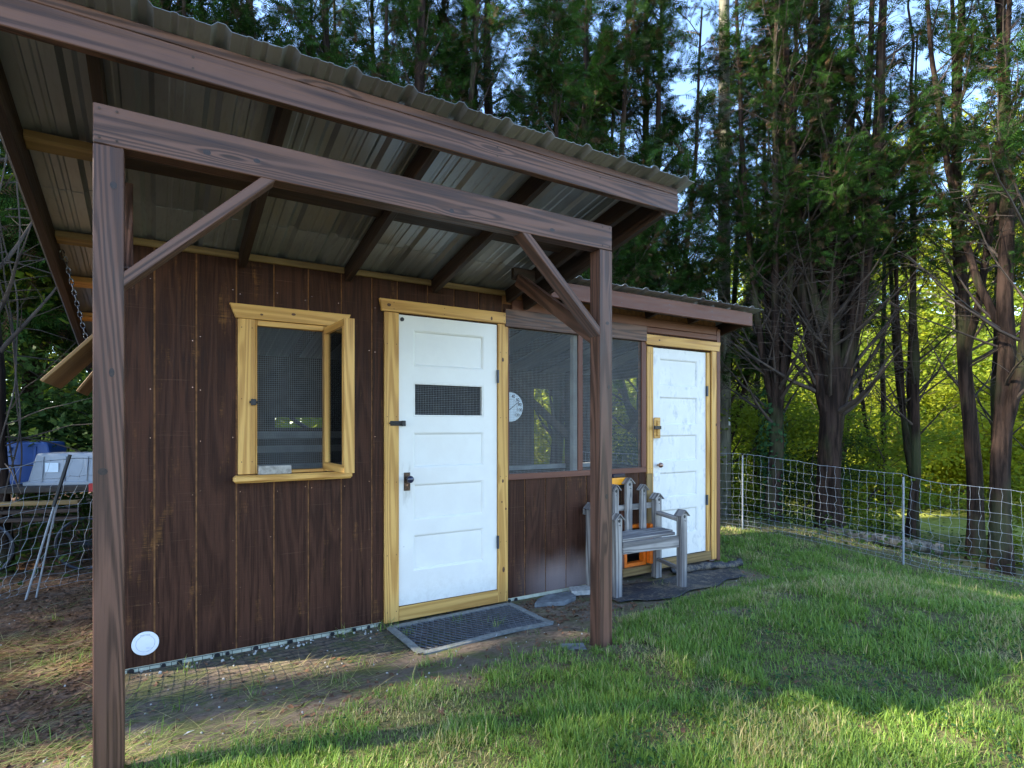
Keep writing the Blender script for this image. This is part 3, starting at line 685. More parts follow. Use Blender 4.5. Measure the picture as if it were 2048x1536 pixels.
m.add([(-.02*ca-.003*sa, -.006, -.02*sa+.003*ca-.012), (-.02*ca+.003*sa, -.006, -.02*sa-.003*ca-.012), (.105*ca+.001, -.006, .105*sa-.012), (.105*ca-.001, -.006, .105*sa-.010)], [(0, 1, 2, 3)])
m.bar((-.025*ca, -.006, -.012-.025*sa), (.10*ca, -.006, -.012+.10*sa), .003, .004, (0, 1, 0)); m.build('needle', M['ink'], TH)
# solar lamp
SL_ = thing('solar_lamp', 'amber solar wall lamp with a dark panel, fixed on the siding behind the right post', 'lamp', (3.405, YW, .87))
box('lamp_body', -.095, .095, -.055, -.004, -.045, .018, M['yelloworange'], SL_, .008, 2)
box('solar_panel', -.07, .07, -.05, -.008, .02, .052, M['solar'], SL_, .004); box('lamp_lens', -.08, .06, -.045, -.004, -.075, -.047, M['black'], SL_, .006)
# doormat
MT = thing('doormat', 'worn black rubber ring doormat with dusty grey edge in front of the white door', 'doormat', (1.80, 3.45, 0), rz=R(1.5))
mz = lambda x, y: float(gh(x+1.80, y+3.45))+.012+.008*math.sin(x*6+1)*math.exp(-((y+.22)/.1)**2)
m = MB(); hw, hd = .475, .265
def strip(m, pts, w, h):
    for a, b in zip(pts[:-1], pts[1:]): m.bar(a, b, w, h)
nx_ = 20
for yy in (-hd, hd): strip(m, [(x, yy, mz(x, yy)) for x in np.linspace(-hw, hw, nx_)], .045, .012)
for xx in (-hw, hw): strip(m, [(xx, y, mz(xx, y)+.0012) for y in np.linspace(-hd, hd, 8)], .045, .012)
m.build('mat_edge', M['matedge'], MT)
m = MB(); nn = 22
for r_ in range(13):
    y0 = -hd+.035+r_*.041
    xx = np.linspace(-hw+.02, hw-.02, nn*2+1)
    zig = np.array([(x, y0+(.0155 if (i % 2) ^ (r_ % 2) else -.0155), mz(x, y0)+.001) for i, x in enumerate(xx)])
    if y0 < hd-.02: m.tube(zig, .006, 4)
tag(m.build('mat_lattice', M['rubber'], MT), kind='stuff')
# flagstones
def slab(name, poly, z0, z1, mat, label, cat, tilt=0):
    bm = bmesh.new(); vs = [bm.verts.new((x, y, z0+tilt*(y-poly[0][1]))) for x, y in poly]; f = bm.faces.new(vs)
    r = bmesh.ops.extrude_face_region(bm, geom=[f]); bmesh.ops.translate(bm, vec=(0, 0, z1-z0), verts=[g for g in r['geom'] if isinstance(g, bmesh.types.BMVert)])
    bmesh.ops.recalc_face_normals(bm, faces=bm.faces); bevel(bm, .004)
    return tag(bmobj(name, bm, mat), label, cat)
slab('flagstone', [(2.40, 3.58), (2.62, 3.50), (2.78, 3.56), (2.84, 3.70), (2.62, 3.72), (2.48, 3.66)], -.03, .004, M['stone'], 'dark slate flagstone half buried right of the doormat', 'stone')
slab('flagstone', [(2.80, 3.64), (3.0, 3.57), (3.12, 3.60), (3.10, 3.72), (2.86, 3.76)], -.02, .018, M['lightstone'], 'grey flagstone beside the left back leg of the bench', 'stone')
slab('flagstone', [(1.86, 2.50), (1.98, 2.44), (2.02, 2.52), (1.90, 2.58)], .07, .125, M['stone'], 'small stone at the foot of the right post', 'stone')
# ground fabric
def cloth(poly_fn, nu, nv, mat, name, label, cat):
    v = []
    for i in range(nu+1):
        for j in range(nv+1):
            x, y = poly_fn(i/nu, j/nv); v.append((x, y, float(ghn(x, y))+.012+.014*float(fbm(x*9, y*9))))
    f = [(i*(nv+1)+j, (i+1)*(nv+1)+j, (i+1)*(nv+1)+j+1, i*(nv+1)+j+1) for i in range(nu) for j in range(nv)]
    o = link(name, npmesh(name, v, f, True), mat); tag(o, label, cat); md = o.modifiers.new('t', 'SOLIDIFY'); md.thickness = .003; return o
def fp(u, v):
    xa = 3.0+1.5*u; yn = np.interp(u, [0, .25, 1], [3.30, 3.13, 3.32])+.03*math.sin(u*17); yf = np.interp(u, [0, .6, 1], [3.62, 3.62, 3.60])+.02*math.sin(u*11)
    return xa+.25*v*u, yn+(yf-yn)*v
cloth(fp, 40, 14, M['fabric'], 'ground_fabric', 'torn black landscape fabric spread under the bench', 'fabric')
m = MB(); m.tube([(x, 3.66+.05*math.sin(x*5)+.04*(x-4.2), float(gh(x, 3.66))+.035+.008*math.sin(x*13)) for x in np.linspace(3.98, 4.95, 20)], [.012]+[.034+.008*math.sin(i*1.9) for i in range(18)]+[.01], 9, .15)
tag(m.build('fabric_roll', M['fabric'], None, True), 'crumpled roll of black fabric before the scuffed door', 'fabric')

# bench ---------------------------------------------------------------
BN = thing('bench', 'small weathered grey bench whose pickets end in little birdhouses', 'bench', (3.41, 3.55, 0))
def bl(p): return (p[0]-3.41, p[1]-3.55, p[2])
def picket(x, y, z0, z1, w, name='picket', r=.045):
    o = lumber(name, bl((x, y, z0)), bl((x, y, z1-.035)), .035 if name == 'picket' else .06, w, M['grey'], BN, up=(1, 0, 0))
    dpt = .05 if name == 'picket' else .07
    inv_ = o.matrix_basis.inverted()
    for s in (-1, 1):
        q = lumber('little_roof', bl((x, y, z1)), bl((x+s*(w/2+.018), y, z1-.05)), dpt+.014, .009, M['grey'], BN, up=(s, 0, 1), bev=.001)
        mm = q.matrix_basis.copy(); q.parent = o; q.matrix_basis = inv_ @ mm
    bm = bmesh.new(); vs = [bm.verts.new(c) for c in ((-w/2, 0, -.036), (w/2, 0, -.036), (0, 0, -.002+.0))]; f = bm.faces.new(vs)
    r_ = bmesh.ops.extrude_face_region(bm, geom=[f]); th = .034 if name == 'picket' else .058
    bmesh.ops.translate(bm, vec=(0, th, 0), verts=[g for g in r_['geom'] if isinstance(g, bmesh.types.BMVert)])
    bmesh.ops.recalc_face_normals(bm, faces=bm.faces)
    q = bmobj('gable', bm, M['grey'], BN); q.location = bl((x, y-th/2, z1)); mm = Matrix.Translation(q.location); q.parent = o; q.matrix_basis = inv_ @ mm
    fy = y-(.0175 if name == 'picket' else .03)
    q = cyl('black_hole_disc', bl((x, fy-.001, z1-.055)), bl((x, fy+.004, z1-.055)), .013, M['ink'], BN, 14); mm = q.matrix_basis.copy(); q.parent = o; q.matrix_basis = inv_ @ mm  # solid black disc on the face, painted as the shade inside a hole
    q = cyl('perch', bl((x, fy-.016, z1-.088)), bl((x, fy+.004, z1-.088)), .003, M['grey'], BN, 6); mm = q.matrix_basis.copy(); q.parent = o; q.matrix_basis = inv_ @ mm
    return o
picket(3.075, 3.42, -.02, .645, .068, 'leg'); picket(3.735, 3.35, -.03, .635, .068, 'leg')
picket(3.045, 3.70, -.02, .70, .066, 'leg'); picket(3.80, 3.70, -.02, .735, .07, 'leg')
picket(3.19, 3.715, .40, .78, .06); picket(3.32, 3.715, .40, .835, .06); picket(3.475, 3.715, .40, .885, .066); picket(3.645, 3.715, .40, .82, .062)
lumber('back_rail', bl((3.0, 3.745, .625)), bl((3.84, 3.745, .625)), .02, .05, M['grey'], BN)
for k, y in enumerate((3.43, 3.515, 3.60)): lumber('seat_board', bl((3.11, y+.0, .432+.001*k)), bl((3.765 if k else 3.70, y, .432+.001*k)), .08, .024, M['grey'], BN)
lumber('seat_apron', bl((3.11, 3.395, .372)), bl((3.70, 3.36, .372)), .03, .095, M['grey'], BN)
for z, nm in ((.545, 'arm'), (.13, 'stretcher')):
    lumber(nm, bl((3.055, 3.44, z)), bl((3.045, 3.67, z)), .045 if nm == 'arm' else .03, .03, M['grey'], BN); lumber(nm, bl((3.745, 3.375, z)), bl((3.79, 3.675, z+.02)), .05 if nm == 'arm' else .03, .03, M['grey'], BN)

# ------------------------------------------------------------------ totes on a cart, left
CT = thing('garden_cart', 'low dark cart with a red rail standing beyond the left netting', 'cart', (-.98, 7.35, -.03), rz=R(-12))
box('cart_deck', -.75, 1.05, -.45, .5, .74, .80, M['darkwood'], CT, .01); box('cart_rail', .52, 1.05, -.50, -.46, .74, .82, M['red'], CT, .004)
for k in range(3): lumber('scrap_board', (-.7, -.52, .66-.07*k), (.45, -.50, .65-.075*k), .10, .035, M['stain_dark' if k else 'oldpine'], CT)
for x in (-.5, .7):
    for y in (-.3, .35): lumber('leg', (x, y, 0), (x, y, .74), .06, .06, M['darkwood'], CT)
for x in (-.30, .50):
    m = MB(); an = np.linspace(0, 2*np.pi, 25); m.tube([(x+.24*math.cos(a), -.5, .25+.24*math.sin(a)) for a in an], .014, 6)
    for a in np.arange(0, 6.28, .35): m.tube([(x, -.5, .25), (x+.23*math.cos(a), -.5, .25+.23*math.sin(a))], .002, 4)
    m.build('wheel', M['hinge'], CT)
def tote(loc, L, W, H, mat, label, rz=0, inv=1):
    T = thing('storage_tote', label, 'tote', loc, rz=rz)
    bm = bmesh.new(); bmesh.ops.create_cube(bm, size=1)
    for v in bm.verts:
        s = 1 if v.co.z < 0 else .80
        v.co = Vector((v.co.x*L*s, v.co.y*W*s, (v.co.z+.5)*H))
    bevel(bm, .025, 3); bmobj('tub', bm, mat, T, False)
    box('rim', -L/2-.02, L/2+.02, -W/2-.02, W/2+.02, -.005, .03, mat, T, .008, 2)
    for x in np.linspace(-.3*L, .3*L, 3): lumber('rib', (x, -W/2*.99-.006, .03), (x, -W/2*.82-.006, H*.9), .02, .012, mat, T, up=(0, 1, 0))
    return T
tote((-1.27, 7.60, .775), .92, .55, .40, M['blue'], 'upturned blue plastic tote at the back of the cart', R(-12))
T2 = tote((-.72, 7.13, .775), .62, .40, .30, M['greyplastic'], 'upturned grey plastic tote with a small sticker, in front of the blue one', R(-18))
box('sticker', -.16, -.05, -.191, -.187, .12, .21, M['dial'], T2, 0)

# ------------------------------------------------------------------ netting fences
HS = [0, .05, .11, .18, .26, .35, .45, .56, .67, .78, .92, 1.07]
def netting(name, label, path, parent_group, disp=None, pitch=.092, posts=()):
    P = np.array(path, float); seg = np.linalg.norm(np.diff(P, axis=0), axis=1); S = np.concatenate([[0], np.cumsum(seg)]); n = int(S[-1]/pitch)
    s = np.linspace(0, S[-1], n+1); xy = np.stack([np.interp(s, S, P[:, 0]), np.interp(s, S, P[:, 1])], -1)
    r = np.random.default_rng(len(path)+11); base = gh(xy[:, 0], xy[:, 1])+.02
    nodes = np.zeros((n+1, len(HS), 3))
    for j, h in enumerate(HS):
        nodes[:, j, 0] = xy[:, 0]+r.normal(0, .007, n+1); nodes[:, j, 1] = xy[:, 1]+r.normal(0, .007, n+1)
        nodes[:, j, 2] = base+h+r.normal(0, .004, n+1)
    dp = np.min([abs(s-q) for q in posts], axis=0) if len(posts) else s*0
    nodes[:, :, 2] -= (np.clip(dp, 0, 1.5)**.8*.035)[:, None]*np.array(HS)[None, :]
    if disp: nodes = disp(nodes, s)
    F_ = thing(name, label, 'fence', (0, 0, 0), 'netting fences'); m = MB()
    for j in range(len(HS)): m.tube(nodes[:, j], .0017 if j < 11 else .0028, 4)
    for i in range(n+1):
        c = nodes[i]; mid = (c[1:]+c[:-1])/2; mid[:, :2] += r.normal(0, .009, (len(mid), 2))
        pts = np.empty((2*len(HS)-1, 3)); pts[0::2] = c; pts[1::2] = mid; m.tube(pts, .0016, 4)
    kn = nodes.reshape(-1, 3)
    for p in kn: m.tube([p-[0, 0, .007], p, p+[0, 0, .007]], [.001, .005, .001], 4)
    tag(m.build('netting', M['net'], F_), kind='stuff')
    for q in posts:
        x = float(np.interp(q, S, P[:, 0])); y = float(np.interp(q, S, P[:, 1])); z = float(gh(x, y))
        cyl('fence_post', (x, y-.01, z-.1), (x, y-.01, z+1.06), .011, M['net'], F_, 10); cyl('post_cap', (x, y-.01, z+1.06), (x, y-.01, z+1.09), .014, M['black'], F_, 10)
    return F_
pr = [(5.9, 7.6), (7.1, 5.26), (7.474, 4.62), (7.595, 4.016), (7.731, 3.462), (7.932, 3.046), (8.224, 2.455), (8.8, 1.2)]
S = np.concatenate([[0], np.cumsum(np.linalg.norm(np.diff(np.array(pr), axis=0), axis=1))])
netting('netting_fence', 'white electric netting fence with two white posts curving round the right side of the lawn', pr, '', posts=(S[1], S[4], S[4]+2.6))
def slump(N, s):
    c = 1.62
    w_ = np.exp(-((s-c)/.42)**2)
    for j, h in enumerate(HS):
        k = (h/1.07)
        N[:, j, 0] += .12*k*w_; N[:, j, 1] += .10*k*w_
        N[:, j, 2] -= .11*k*(1-w_)*np.clip(np.exp(-((s-.9)/.7)**2), 0, 1)
        N[:, j, 0] -= .16*(1-k)*w_
    return N
LF = netting('netting_fence', 'slack white netting fence with a leaning stake, left of the shed', [(-2.2, 5.25), (-1.03, 5.74), (-.77, 5.99), (-.52, 6.19), (.5, 7.0)], '', slump)
lumber('leaning_stake', (-.90, 5.837, -.05), (-.66, 5.96, .99), .014, .014, M['net'], LF); cyl('stake_handle', (-.735, 5.925, .68), (-.632, 5.97, 1.10), .014, M['black'], LF, 8)
lumber('leaning_stake', (-.84, 5.87, -.05), (-.715, 5.93, .70), .012, .012, M['net'], LF)
o = box('marker_ribbon', 6.63, 6.66, 5.86, 5.863, .17, .25, M['flag'], None, 0); tag(o, 'small red-orange ribbon tied on the right netting beside the shed corner', 'ribbon')

# ------------------------------------------------------------------ trees
def frond_template():
    T = []
    for t in (.08, .24, .40, .56, .72):
        for s in (-1, 1):
            r = .36*(1-t)**.7+.05
            T.append([(t, 0, 0), (t+.09, 0, 0), (t+.30*(1-t)+.12, s*r, -.05)])
    T.append([(0, -.012, 0), (0, .012, 0), (1, 0, -.08)]); T.append([(.72, -.05, 0), (.72, .05, 0), (1.02, 0, -.08)])
    return np.array(T)        # (12,3,3)
FT = frond_template()
def fronds(P, D, L, r):
    n = len(P); D = D/np.linalg.norm(D, axis=1)[:, None]; q = r.normal(size=(n, 3)); q[:, 2] = abs(q[:, 2])+.4
    S_ = np.cross(D, q); S_ /= np.linalg.norm(S_, axis=1)[:, None]+1e-9; U = np.cross(S_, D)
    v = FT[None]*L[:, None, None, None]
    w_ = P[:, None, None, :]+v[..., 0:1]*D[:, None, None, :]+v[..., 1:2]*S_[:, None, None, :]+v[..., 2:3]*U[:, None, None, :]
    v = w_.reshape(-1, 3); return v, np.arange(len(v)).reshape(-1, 3)
def limb(p, az, el, L, r, n=7, curve=.25):
    pts = [np.array(p, float)]; st = L/(n-1)
    for i in range(n-1):
        el_ = el+curve*i/(n-1); az += r.normal(0, .10)
        el_ += r.normal(0, .07)
        pts.append(pts[-1]+st*np.array([math.cos(el_)*math.cos(az), math.cos(el_)*math.sin(az), math.sin(el_)]))
    return np.array(pts)
def conifer(seed, H=11, r0=.15, stems=1, z_limb=1.2, z_leaf=2.6, nl=46, spread=1.9, lean=(0, 0), dens=1.0, split=2.2, low=False, dead=.18, fs=1.0, twigs=True):
    """cypress: returns trunk, branch and foliage meshes in local space"""
    r = np.random.default_rng(seed); tr = MB(); br = MB(); FP = []; FD = []; FL = []; FK = []
    axes = []
    n = 16; z = np.linspace(-.15, H, n); wob = np.cumsum(r.normal(0, .03, (n, 2)), axis=0)
    main = np.stack([wob[:, 0]+lean[0]*z/H, wob[:, 1]+lean[1]*z/H, z], -1); rad = r0*(1-z/H*.82)*np.where(z < .3, 1.25-z*.6, 1.0)
    tr.tube(main, rad, 12, .10, seed); axes.append((main, rad))
    for k in range(stems-1):
        a = r.uniform(0, 6.28); z0 = split*r.uniform(.45, 1.25); p0 = np.array([np.interp(z0, z, main[:, i]) for i in range(3)])
        m_ = 10; L = H-z0-r.uniform(0, 2); t = np.linspace(0, 1, m_); off = r.uniform(.5, 1.3)*(1-np.exp(-t*3))
        pts = p0+np.stack([off*math.cos(a)+r.normal(0, .03, m_).cumsum()*.5, off*math.sin(a)+r.normal(0, .03, m_).cumsum()*.5, t*L], -1)
        pts[0] = p0; rd = r0*r.uniform(.42, .7)*(1-t*.85)+.006; tr.tube(pts, rd, 8, .08, seed+k); axes.append((pts, rd))
    for (ax, rd) in axes:
        zz = ax[:, 2]; lo = max(z_limb, zz[0]+.2); hi = zz[-1]-.3; cnt = int(nl*(hi-lo)/max(1, H-z_limb)*(1 if ax is main else .7))
        for zl in r.uniform(0, 1, cnt)**.9*(hi-lo)+lo:
            p = np.array([np.interp(zl, zz, ax[:, i]) for i in range(3)]); fr = (zl-z_limb)/(H-z_limb)
            L = spread*(1-fr*.72)*r.uniform(.55, 1.15); az = r.uniform(0, 6.28); el = r.uniform(.45, 1.15) if not low else r.uniform(.1, .8)
            pts = limb(p, az, el, L, r); rb = np.interp(zl, zz, rd)*r.uniform(.16, .36)+.004
            br.tube(pts, np.linspace(rb, .003, len(pts)), 5)
            leafy = (p[2]+.3*L > z_leaf and r.random() > dead) or low
            nt_ = 8 if leafy else 9
            for t in r.uniform(.25, 1, nt_):
                q = pts[0]+0; fi = t*(len(pts)-1); i0 = min(int(fi), len(pts)-2); q = pts[i0]+(pts[i0+1]-pts[i0])*(fi-i0)
                ta = az+r.choice((-1, 1))*r.uniform(.3, 1.2); tl = L*.42*r.uniform(.5, 1.1)*(1.15-.5*t); te = r.uniform(-.1, .7)
                tp = limb(q, ta, te, tl, r, 4, -.2)
                if twigs: br.tube(tp, np.linspace(.006, .0015, 4), 3)
                if leafy:
                    m_ = max(2, int(9*tl*dens+r.uniform(0, 3))); u = r.uniform(.15, 1.05, m_)
                    pp = tp[0]+(tp[-1]-tp[0])*u[:, None]+r.normal(0, .05, (m_, 3)); d = (tp[-1]-tp[0])/tl+r.normal(0, .45, (m_, 3)); d[:, 2] -= .35
                    FP.append(pp); FD.append(d); FL.append(r.uniform(.16, .34, m_)*fs)
            if leafy:
                m_ = int(10*L*dens); u = r.uniform(.35, 1.03, m_); idx = u*(len(pts)-1); i0 = np.clip(idx.astype(int), 0, len(pts)-2)
                pp = pts[i0]+(pts[i0+1]-pts[i0])*(idx-i0)[:, None]+r.normal(0, .04, (m_, 3)); d = (pts[-1]-pts[0])/L*.6+r.normal(0, .5, (m_, 3)); d[:, 2] -= .3
                FP.append(pp); FD.append(d); FL.append(r.uniform(.18, .36, m_)*fs)
    P = np.concatenate(FP); D = np.concatenate(FD); L = np.concatenate(FL)
    dm = r.random(len(P)) < .20
    v, f = fronds(P[~dm], D[~dm], L[~dm], r); v2, f2 = fronds(P[dm], D[dm], L[dm]*.8, r)
    return dict(trunk=npmesh('trunk', np.concatenate(tr.v), np.concatenate(tr.f), True), branches=npmesh('branches', np.concatenate(br.v), np.concatenate(br.f), True),
                crown=npmesh('crown', v, f), dry=npmesh('dry_foliage', v2, f2))
def place_con(V, x, y, label, rz=0, sc=1.0, name='cypress_tree', group='cypress trees around the clearing', z=None):
    t = thing(name, label, 'tree', (x, y, float(gh(x, y)) if z is None else z), group, rz); t.scale = (sc,)*3
    for k, mt in (('trunk', 'bark'), ('branches', 'twig'), ('crown', 'cyp'), ('dry', 'cypdead')):
        o = link(V[k].name.split('.')[0], V[k], M[mt], t)
        if k != 'trunk': o['kind'] = 'stuff'
    return t
# the right-hand row, each its own shape
V_T2 = conifer(21, 12, .19, 9, 1.3, 4.0, 66, 2.0, split=2.4, dens=1.5, dead=.3, fs=.72); V_T1 = conifer(22, 11, .13, 6, 1.2, 3.8, 54, 1.8, split=1.8, dens=1.4, dead=.25, fs=.72)
V_T3 = conifer(23, 10, .075, 2, 1.6, 3.8, 34, 1.5, split=1.2, dens=2.0, fs=.72); V_T5 = conifer(24, 12, .12, 3, 1.6, 4.0, 46, 2.0, split=3.0, dens=1.6, dead=.25, fs=.72, lean=(.5, .2))
T1 = place_con(V_T1, 9.1, 6.13, 'ivy-clad reddish cypress trunk just right of the scuffed door')
place_con(V_T2, 9.47, 5.25, 'thickest cypress, splitting into many upright stems, between the two fence posts', .7)
place_con(V_T3, 11.1, 4.9, 'slender cypress stem right behind the second fence post', 0)
place_con(V_T3, 11.55, 4.95, 'second slender stem just right of the other thin one', 2.1, .92)
for xx, yy_, rr_, sc_, lb in ((13.4, 6.4, 1.1, .95, 'thin bare stem farther back, right of the thickest cypress'), (14.6, 4.7, 2.7, 1.0, 'thin bare stem farther back, between the slender stems and the right pair'), (12.6, 8.8, 4.0, 1.05, 'thin stem farther back, left of the thickest cypress'), (15.3, 8.4, 5.2, 1.1, 'thin stem at the field edge behind the slender stems'), (13.0, 3.3, .2, .9, 'thin stem just beyond the right pair')):
    place_con(V_T3, xx, yy_, lb, rr_, sc_)
place_con(V_T5, 9.99, 3.24, 'straight dark cypress, rightmost of the pair at the right edge', 0)
place_con(V_T5, 10.75, 3.78, 'knobbly cypress trunk left of the straight one at the right edge', 2.5, .95)
VA = conifer(31, 11, .14, 4, 1.0, 2.6, 62, 2.0, split=2.0, dens=2.1, fs=.72); VB = conifer(32, 12, .16, 3, 1.6, 3.2, 60, 2.1, split=2.5, dead=.22, dens=2.1, fs=.72); VC = conifer(33, 10, .12, 4, .8, 2.2, 66, 2.0, split=1.5, dens=2.2, fs=.75, dead=.1)
V_low = conifer(34, 10.5, .16, 1, .3, .3, 120, 2.3, low=True, dens=1.25, fs=1.25, twigs=False)
place_con(VC, 7.9, 8.0, 'dense cypress seen just above the low roof', .4, 1.1); place_con(VC, 7.0, 9.6, 'dense dark cypress in the second row above the low roof', 2.9, 1.15); place_con(VA, 4.4, 10.8, 'second row cypress showing between the bare stems behind the roof', 1.2, 1.1)
place_con(VC, 6.1, 7.6, 'green cypress hanging over the right end of the porch roof', 1.9)
place_con(VB, 5.2, 9.3, 'cypress with bare upright stems above the right half of the porch roof', 2.6)
place_con(VB, 3.7, 9.0, 'bare stemmed cypress behind the middle of the roof', .9, .97)
place_con(VA, 2.6, 10.0, 'cypress with pale curved stem behind the roof, left of the middle', 3.6)
place_con(VC, 1.2, 9.4, 'bushy cypress behind the left half of the roof', 5.1, 1.06)
place_con(VB, .1, 10.2, 'cypress hidden behind the left end of the roof', 4.2)
V_L = conifer(41, 10, .085, 1, 1.4, 3.6, 30, 1.6)
TL_ = place_con(V_L, -1.22, 7.0, 'slim vine-wrapped trunk at the far left edge behind the netting', 0)
place_con(V_low, -2.6, 9.6, 'dark full cypress behind the totes', 1.0, .9); place_con(V_low, -.6, 11.5, 'dark cypress filling the gap left of the shed', 3.0); place_con(V_low, -4.6, 13.0, 'full cypress farther back at the left edge', 2.0, 1.1); place_con(V_low, -2.0, 14.5, 'full cypress behind the dark one left of the shed', 4.0, 1.2)
place_con(VA, 12.8, 2.6, 'cypress beyond the right edge pair, partly out of frame', 2.0)
place_con(VC, 10.6, 8.4, 'bushy cypress in the second row behind the ivy-clad one', .5)
# row added out of frame on the sunny side to shade and dapple the clearing
GAPS = [((.25, 3.62, 0), .30), ((.9, 3.35, .0), .22), ((.35, 3.1, .05), .16), ((-.8, 4.4, 0), .22)]
V_far = conifer(35, 11, .16, 1, .5, .5, 150, 2.3, low=True, dens=1.25, fs=.5, twigs=False)
for kk in range(9):
    u = -8.5+kk*2.4; dist = 30+(kk % 2)*5; x = 3-.961*dist+.276*u; y = 2.5+.276*dist+.961*u
    place_con(V_far, x, y, 'unseen tall cypress added on the sunny left side to shade the clearing', kk*1.7, 3.3, 'unseen_shade_cypress', 'unseen cypress row added to shade the clearing')
# ivy on T1, vines on the left trunk
def leaves(P, N, size, r, name, mat, parent=None):
    n = len(P); N = N/(np.linalg.norm(N, axis=1)[:, None]+1e-9); q = r.normal(size=(n, 3)); A = np.cross(N, q); A /= np.linalg.norm(A, axis=1)[:, None]+1e-9; B = np.cross(N, A)
    s = size[:, None]
    v = np.stack([P-A*s*.5, P+B*s*.32-A*s*.05, P+A*s*.55, P-B*s*.32-A*s*.05], 1).reshape(-1, 3)
    return link(name, npmesh(name, v, np.arange(len(v)).reshape(-1, 4)), mat, parent)
r = np.random.default_rng(5); n = 900; a = r.uniform(0, 6.28, n); zz = r.uniform(.2, 1, n)**1.3*2.6; rr = .15+r.uniform(0, .07, n)+.06*np.exp(-((zz-1.5)/.3)**2)
tag(leaves(np.stack([rr*np.cos(a), rr*np.sin(a), zz], -1), np.stack([np.cos(a), np.sin(a), .4+a*0], -1)+r.normal(0, .3, (n, 3)), r.uniform(.05, .09, n), r, 'ivy', M['ivy'], T1), kind='stuff')
m = MB()
for k in range(5):
    t = np.linspace(0, 1, 40); a = k*1.3+t*r.uniform(4, 9); rr = .10+.02*np.sin(t*20+k)+(.12*np.exp(-((t-.5)/.12)**2) if k < 2 else 0)
    m.tube(np.stack([rr*np.cos(a), rr*np.sin(a), .2+t*4.3], -1), .007, 5)
for k in range(22):
    z0 = r.uniform(.9, 4.4); pts = limb((0, 0, z0), r.uniform(-1.2, 1.6) if k % 3 else r.uniform(0, 6.28), r.uniform(-.3, .5), r.uniform(.5, 1.3), r, 8, r.uniform(-.9, .5)); m.tube(pts, np.linspace(.007, .002, 8), 4)
m.build('vines', M['twig'], TL_)
# bare pole
PL = thing('wooden_pole', 'straight bare greyish pole rising just right of the scuffed door', 'pole', (9.85, 7.72, float(gh(9.85, 7.72))))
cyl('shaft', (0, 0, -.2), (0, 0, 15), .14, M['pole'], PL, 20, .09); box('pole_tag', -.05, -.01, -.16, -.145, 1.9, 2.06, M['plastic_white'], PL, .002)

# ------------------------------------------------------------------ broadleaf background
def blob_tree(seed, H, W_, n, size, mat_leaf, z0=.3, trunk=.12, clumps=46):
    r = np.random.default_rng(seed); tr = MB(); z = np.linspace(-.2, H*.85, 10); wob = np.cumsum(r.normal(0, .06, (10, 2)), axis=0)
    tr.tube(np.stack([wob[:, 0], wob[:, 1], z], -1), trunk*(1-z/H*.85), 9, .06, seed); C = []
    for k in range(clumps):
        zc = z0+(H-z0)*r.uniform(0, 1)**.9; rm = W_*math.sqrt(max(.06, 1-((zc-(z0+H)/2)/((H-z0)/2+.3))**2)); a = r.uniform(0, 6.28); q = rm*r.uniform(.3, 1)
        c = np.array([q*math.cos(a), q*math.sin(a), zc]); C.append(c)
        b = np.array([np.interp(max(.2, zc-q*.6), z, wob[:, 0]), np.interp(max(.2, zc-q*.6), z, wob[:, 1]), max(.2, zc-q*.6)])
        tr.tube([b, (b+c)/2+r.normal(0, .1, 3), c], [trunk*.22, trunk*.13, .006], 4)
    C = np.array(C); ci = r.integers(0, clumps, n); sg = np.array([.38, .38, .22])*W_*.42; P = C[ci]+r.normal(0, 1, (n, 3))*sg
    N_ = r.normal(0, .6, (n, 3)); N_[:, 2] += .8
    s = r.uniform(.7, 1.3, n)*size; N_ = N_/np.linalg.norm(N_, axis=1)[:, None]; q = r.normal(size=(n, 3)); A = np.cross(N_, q); A /= np.linalg.norm(A, axis=1)[:, None]; B = np.cross(N_, A); s = s[:, None]
    v = np.stack([P-A*s*.5, P+B*s*.3, P+A*s*.55, P-B*s*.3], 1).reshape(-1, 3)
    return dict(trunk=npmesh('trunk', np.concatenate(tr.v), np.concatenate(tr.f), True), crown=npmesh('crown', v, np.arange(len(v)).reshape(-1, 4)), mat=mat_leaf)
def place_b(V, x, y, label, rz=0, sc=1, name='broadleaf_tree', cat='tree', group='leafy trees beyond the clearing', bark_='bark2'):
    t = thing(name, label, cat, (x, y, float(gh(x, y))), group, rz); t.scale = (sc,)*3
    link('trunk', V['trunk'], M[bark_], t); link('crown', V['crown'], V['mat'], t); return t
B1 = blob_tree(51, 9, 3.4, 16000, .15, M['leaf'], .6); B2 = blob_tree(52, 11, 3.8, 17000, .16, M['leaf2'], 1.0, .16); B3 = blob_tree(53, 6, 3.0, 13000, .13, M['leaf'], .2, .08)
S1 = blob_tree(54, 2.4, 1.5, 7000, .08, M['leaf'], .1, .03, 26); S2 = blob_tree(55, 2.0, 1.3, 6000, .07, M['leafdark'], .05, .03, 24); S3 = blob_tree(56, 2.8, 1.6, 6000, .10, M['leaf2'], .1, .03, 26)
